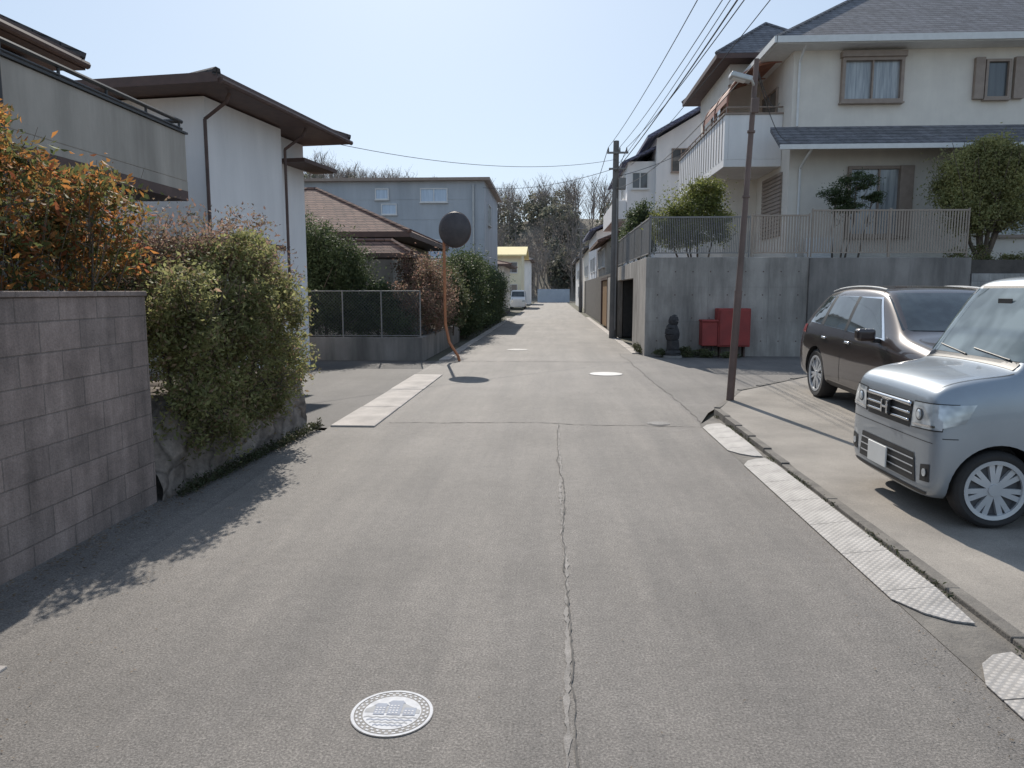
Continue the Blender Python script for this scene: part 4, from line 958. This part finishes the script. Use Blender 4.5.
def nbfeat(E,patch,hit):
    patch('windscreen_seal','F',[(-.675,1.14),(.675,1.14),(.615,1.71),(-.615,1.71)],blackp,.003)
    patch('windscreen','F',[(-.645,1.17),(.645,1.17),(.595,1.685),(-.595,1.685)],wsglass,.007)
    for s in 'R','L':
        patch('window_surround',s,[(.74,1.03),(3.24,1.05),(3.20,1.64),(.98,1.64)],blackp,.003,nu=24)
        for q in ([(.84,1.07),(1.02,1.07),(1.06,1.57),(.98,1.54)],[(1.10,1.07),(2.0,1.07),(2.0,1.61),(1.13,1.61)],[(2.07,1.07),(2.75,1.07),(2.75,1.61),(2.07,1.61)],[(2.82,1.08),(3.2,1.09),(3.16,1.60),(2.82,1.61)]):
            patch('side_window',s,q,cglass,.007)
        for x in (1.0,2.03,2.8): patch('door_seam',s,[(x,.30),(x+.008,.30),(x+.008,1.03),(x,1.03)],blackp,.0025,nu=1,nv=10)
        patch('sill_trim',s,[(.86,.215),(2.72,.215),(2.72,.24),(.86,.24)],blackp,.004,nu=12,nv=1)
        for x in (1.8,2.12): patch('door_handle',s,[(x,.90),(x+.16,.90),(x+.16,.93),(x,.93)],silver,.012,nu=4,nv=2,thick=.015)
        patch('side_marker',s,[(.84,.80),(.93,.80),(.93,.83),(.84,.83)],amber,.006,nu=3,nv=2)
        patch('bumper_seam',s,[(.06,.64),(.16,.64),(.16,.646),(.06,.646)],blackp,.0025,nu=6,nv=1)
    for s in (1,-1): patch('bonnet_seam','T',[(.07,s*.59),(.55,s*.645),(.55,s*.638),(.07,s*.583)],blackp,.0025,nv=1)
    patch('wiper_cowl','T',[(.56,-.60),(.61,-.60),(.61,.60),(.56,.60)],blackp,.004,nv=12,nu=2)
    patch('grille','F',[(-.36,.665),(.36,.665),(.39,.86),(-.39,.86)],blackp,.004)
    for z,h in((.825,.028),(.765,.016),(.71,.016)):
        k=.355+(z-.665)*.15
        patch('grille_bar','F',[(-k,z),(k,z),(k,z+h),(-k,z+h)],chrome,.010,nv=1,nu=20,thick=.008)
    m=MB(); p,_,_=hit('F',0,.765); x=p.x-.026
    m.box(x-.004,x+.012,-.065,.065,.705,.825,0)
    for a,b_,c_,d_ in((-.056,-.036,.715,.815),(.036,.056,.715,.815),(-.036,.036,.756,.774)): m.box(x-.014,x-.005,a,b_,c_,d_,1)
    m.obj('emblem',[blackp,chrome],E,local=True,bevel=.003)
    for s in(1,-1):
        patch('headlight_surround','F',[(s*.385,.672),(s*.71,.69),(s*.712,.885),(s*.40,.872)],blackp,.003,nu=24)
        patch('headlight','F',[(s*.395,.682),(s*.708,.70),(s*.708,.877),(s*.41,.864)],lens,.009,nu=28)
        patch('headlight_side','R' if s<0 else 'L',[(.025,.705),(.20,.76),(.27,.885),(.025,.872)],lens,.009)
        patch('headlight_strip','F',[(s*.42,.70),(s*.68,.715),(s*.68,.728),(s*.42,.713)],chrome,.013,nu=12,nv=1)
        p,nn,_=hit('F',s*.50,.785)
        m=MB(); a=Vector((p.x+.02,s*.50,.785)); m.cyl(a,a+Vector((-.034,0,0)),.048,.046,28,0); m.cyl(a+Vector((-.035,0,0)),a+Vector((-.042,0,0)),.036,.024,24,1)
        m.obj('headlight_projector',[rimb,lens],E,local=True)
        patch('fog_lamp_surround','F',[(s*.55,.31),(s*.66,.32),(s*.66,.45),(s*.55,.43)],blackp,.004,nu=6,nv=6)
        p,nn,_=hit('F',s*.605,.38)
        m=MB(); a=Vector((p.x+.02,s*.605,.38)); m.cyl(a,a+Vector((-.026,0,0)),.035,.035,20,0); m.cyl(a+Vector((-.027,0,0)),a+Vector((-.030,0,0)),.028,.028,20,1); m.obj('fog_lamp',[blackp,lens],E,local=True)
        m=MB(); y0=s*.76; m.box(.84,.98,y0,s*.95,1.06,1.24); m.obj('door_mirror',silver,E,local=True,bevel=.035,seg=4)
        m=MB(); m.box(.88,.94,s*.69,s*.78,1.03,1.08); m.obj('mirror_mount',blackp,E,local=True,bevel=.01)
        m=MB(); m.box(.983,.987,s*.78,s*.93,1.08,1.22); m.obj('mirror_glass',cglass,E,local=True)
        patch('tail_light','B',[(s*.60,.75),(s*.67,.75),(s*.64,1.2),(s*.58,1.2)],redl,.006)
    patch('lower_grille','F',[(-.49,.28),(.49,.28),(.45,.49),(-.45,.49)],blackp,.005)
    for z in(.33,.385,.44): patch('lower_grille_bar','F',[(-.455,z),(.455,z),(.455,z+.010),(-.455,z+.010)],rimm,.010,nv=1)
    patch('bumper_lip','F',[(-.60,.215),(.60,.215),(.62,.24),(-.62,.24)],blackp,.006,nv=2)
    patch('bumper_seam','F',[(-.67,.60),(.67,.60),(.67,.605),(-.67,.605)],blackp,.0025,nv=1,nu=24)
    p,_,_=hit('F',.1,.37)
    m=MB(); m.box(p.x-.035,p.x-.022,-.075,.255,.285,.45); m.obj('number_plate',platem,E,local=True,bevel=.004)
    for y0,y1 in((-.5,.0),(.05,.5)):
        m=MB(); pts=[]
        for k in range(7):
            yy=y0+(y1-y0)*k/6; p,nn,d=hit('F',yy,1.18+.05*k/6); pts.append(p-Vector((.018,0,0)))
        m.tube(pts,.006,6); m.obj('wiper',blackp,E,local=True)
    p,_,_=hit('F',0,1.58); m=MB(); m.box(p.x-.012,p.x-.007,-.09,.09,1.55,1.61); m.obj('camera_cover',blackp,E,local=True,bevel=.002)
car('silver-blue tall kei car parked nose-out on the concrete pad','car',(2.66,5.93,.033),(0,0,0),nb,silver,(.45,3.02),.278,1.475,.155,nbfeat,spokes=14,rimr=.74)

sv=[(0.0,.38,.62,.62,.62,.74,.52,.0),
    (.05,.28,.80,.70,.78,.86,.66,.0),
    (.20,.22,.89,.80,.87,.96,.74,.01),
    (.60,.21,.93,.90,.90,1.03,.79,.03),
    (1.0,.21,.94,.95,.91,1.08,.80,.03),
    (1.26,.21,.94,.97,.91,1.12,.79,.03),
    (1.40,.21,.94,.98,.91,1.20,.77,.03),
    (1.98,.21,.94,.99,.905,1.57,.69,.03),
    (2.20,.21,.94,.99,.90,1.635,.68,.03),
    (3.0,.21,.94,1.0,.90,1.655,.68,.03),
    (3.8,.21,.94,1.03,.89,1.61,.66,.03),
    (4.25,.22,.93,1.05,.88,1.51,.64,.02),
    (4.5,.26,.91,1.03,.86,1.22,.70,.01),
    (4.60,.36,.83,.90,.81,1.04,.72,.0)]
def svfeat(E,patch,hit):
    patch('windscreen','F',[(-.76,1.17),(.76,1.17),(.64,1.585),(-.64,1.585)],cglass,.006)
    for s in 'R','L':
        patch('window_chrome',s,[(1.56,1.035),(4.2,1.10),(3.98,1.50),(2.12,1.535)],chrome,.003,nu=26)
        for q in([(1.66,1.055),(2.72,1.07),(2.72,1.515),(2.15,1.51)],[(2.80,1.07),(3.62,1.09),(3.56,1.505),(2.80,1.515)],[(3.70,1.095),(4.12,1.12),(3.95,1.475),(3.64,1.498)]):
            patch('side_window',s,q,cglass,.007)
        patch('window_pillar',s,[(2.715,1.06),(2.805,1.06),(2.805,1.52),(2.715,1.52)],blackp,.008,nu=1)
        patch('window_pillar',s,[(3.60,1.085),(3.71,1.09),(3.66,1.50),(3.55,1.505)],blackp,.008,nu=1)
        for x in(1.42,2.76,3.60): patch('door_seam',s,[(x,.38),(x+.009,.38),(x+.009,1.02),(x,1.02)],blackp,.0025,nu=1,nv=10)
        for x in(2.5,3.35): patch('door_handle',s,[(x,.90),(x+.18,.905),(x+.18,.935),(x,.93)],chrome,.012,nu=4,nv=2,thick=.012)
        patch('sill_trim',s,[(1.36,.26),(3.25,.26),(3.25,.33),(1.36,.33)],blackp,.004,nu=12,nv=2)
        patch('tail_light',s,[(4.26,.93),(4.54,.95),(4.52,1.05),(4.3,1.06)],redl,.006)
        sg=1 if s=='L' else -1
        m=MB(); pts=[]
        for k in range(9):
            x=2.2+k*.22; p=hit('T',x,sg*.61)[0]; pts.append(p+Vector((0,0,.028)))
        m.tube(pts,.013,8); m.obj('roof_rail',alum,E,local=True)
        m=MB(); m.box(1.62,1.76,sg*.95,sg*1.17,1.02,1.17); m.obj('door_mirror',brownp,E,local=True,bevel=.04,seg=4)
        m=MB(); m.box(1.66,1.72,sg*.88,sg*.98,1.0,1.05); m.obj('mirror_mount',blackp,E,local=True,bevel=.01)
    patch('grille','F',[(-.38,.45),(.38,.45),(.46,.80),(-.46,.80)],blackp,.005)
    for k in range(6): patch('grille_bar','F',[(-.42,.50+k*.052),(.42,.50+k*.052),(.42,.51+k*.052),(-.42,.51+k*.052)],chrome,.01,nv=1)
    for s in(1,-1): patch('headlight','F',[(s*.50,.68),(s*.76,.70),(s*.78,.83),(s*.54,.80)],lens,.007); patch('rear_light','B',[(s*.5,.92),(s*.8,.92),(s*.78,1.03),(s*.5,1.03)],redl,.006)
    for s in(1,-1): patch('bonnet_seam','T',[(.3,s*.76),(1.22,s*.80),(1.22,s*.79),(.3,s*.75)],blackp,.0025,nv=1)
car('dark brown sport utility car with chrome window trim and roof rails','car',(4.84,7.50,.043),(0,-.022,math.pi/2),sv,brownp,(.90,3.72),.36,1.88,.235,svfeat,spokes=14,rimr=.72)
def smallfeat(E,patch,hit):
    patch('windscreen','F',[(-.625,1.16),(.625,1.16),(.56,1.665),(-.56,1.665)],cglass,.007)
    patch('rear_window','B',[(-.5,1.1),(.5,1.1),(.45,1.55),(-.45,1.55)],cglass,.007)
    for s in('R','L'): patch('side_window',s,[(1.0,1.07),(3.2,1.07),(3.16,1.59),(1.25,1.60)],cglass,.007)
    for s in(1,-1): patch('headlight','F',[(s*.415,.685),(s*.69,.69),(s*.69,.865),(s*.428,.86)],lens,.010)
car('small white car parked beside the hedge far down the street','car',(-3.25,70,0),(0,0,math.pi/2),nb,whitep,(.45,3.02),.278,1.475,.155,smallfeat)

# ------------------------------------------------------------------ light, world, camera
el=rad(39); az=math.atan2(-.19,.98)
S=Vector((math.sin(az)*math.cos(el),math.cos(az)*math.cos(el),math.sin(el)))
ld=bpy.data.lights.new('sun','SUN'); ld.energy=4.9; ld.angle=rad(.5); ld.color=(1,.935,.84)
lo=bpy.data.objects.new('sun',ld); COL.objects.link(lo); lo.rotation_euler=(-S).to_track_quat('-Z','Y').to_euler(); lo.location=(0,0,30)
W=bpy.data.worlds.new('World'); scene.world=W; W.use_nodes=True; nt=W.node_tree
sky=nt.nodes.new('ShaderNodeTexSky'); sky.sky_type='NISHITA'; sky.sun_disc=False; sky.sun_elevation=el; sky.sun_rotation=az
sky.air_density=1.0; sky.dust_density=.9; sky.ozone_density=1.3
gm=nt.nodes.new('ShaderNodeGamma'); gm.inputs['Gamma'].default_value=.38
nt.links.new(sky.outputs[0],gm.inputs['Color'])
mx=nt.nodes.new('ShaderNodeMix'); mx.data_type='RGBA'; mx.blend_type='MULTIPLY'; mx.inputs[0].default_value=1
nt.links.new(gm.outputs[0],mx.inputs[6]); mx.inputs[7].default_value=(2.17,2.48,2.84,1)
nt.links.new(mx.outputs[2],nt.nodes['Background'].inputs[0]); nt.nodes['Background'].inputs[1].default_value=.15
cd=bpy.data.cameras.new('camera'); cam=bpy.data.objects.new('camera',cd); COL.objects.link(cam)
cam.location=(0,0,1.7); cam.rotation_euler=(rad(90-7.163),0,rad(3.09)); cd.lens=26; cd.sensor_width=36; cd.clip_end=1500; cd.clip_start=.05
scene.camera=cam
scene.view_settings.view_transform='Standard'; scene.view_settings.look='None'; scene.view_settings.exposure=0
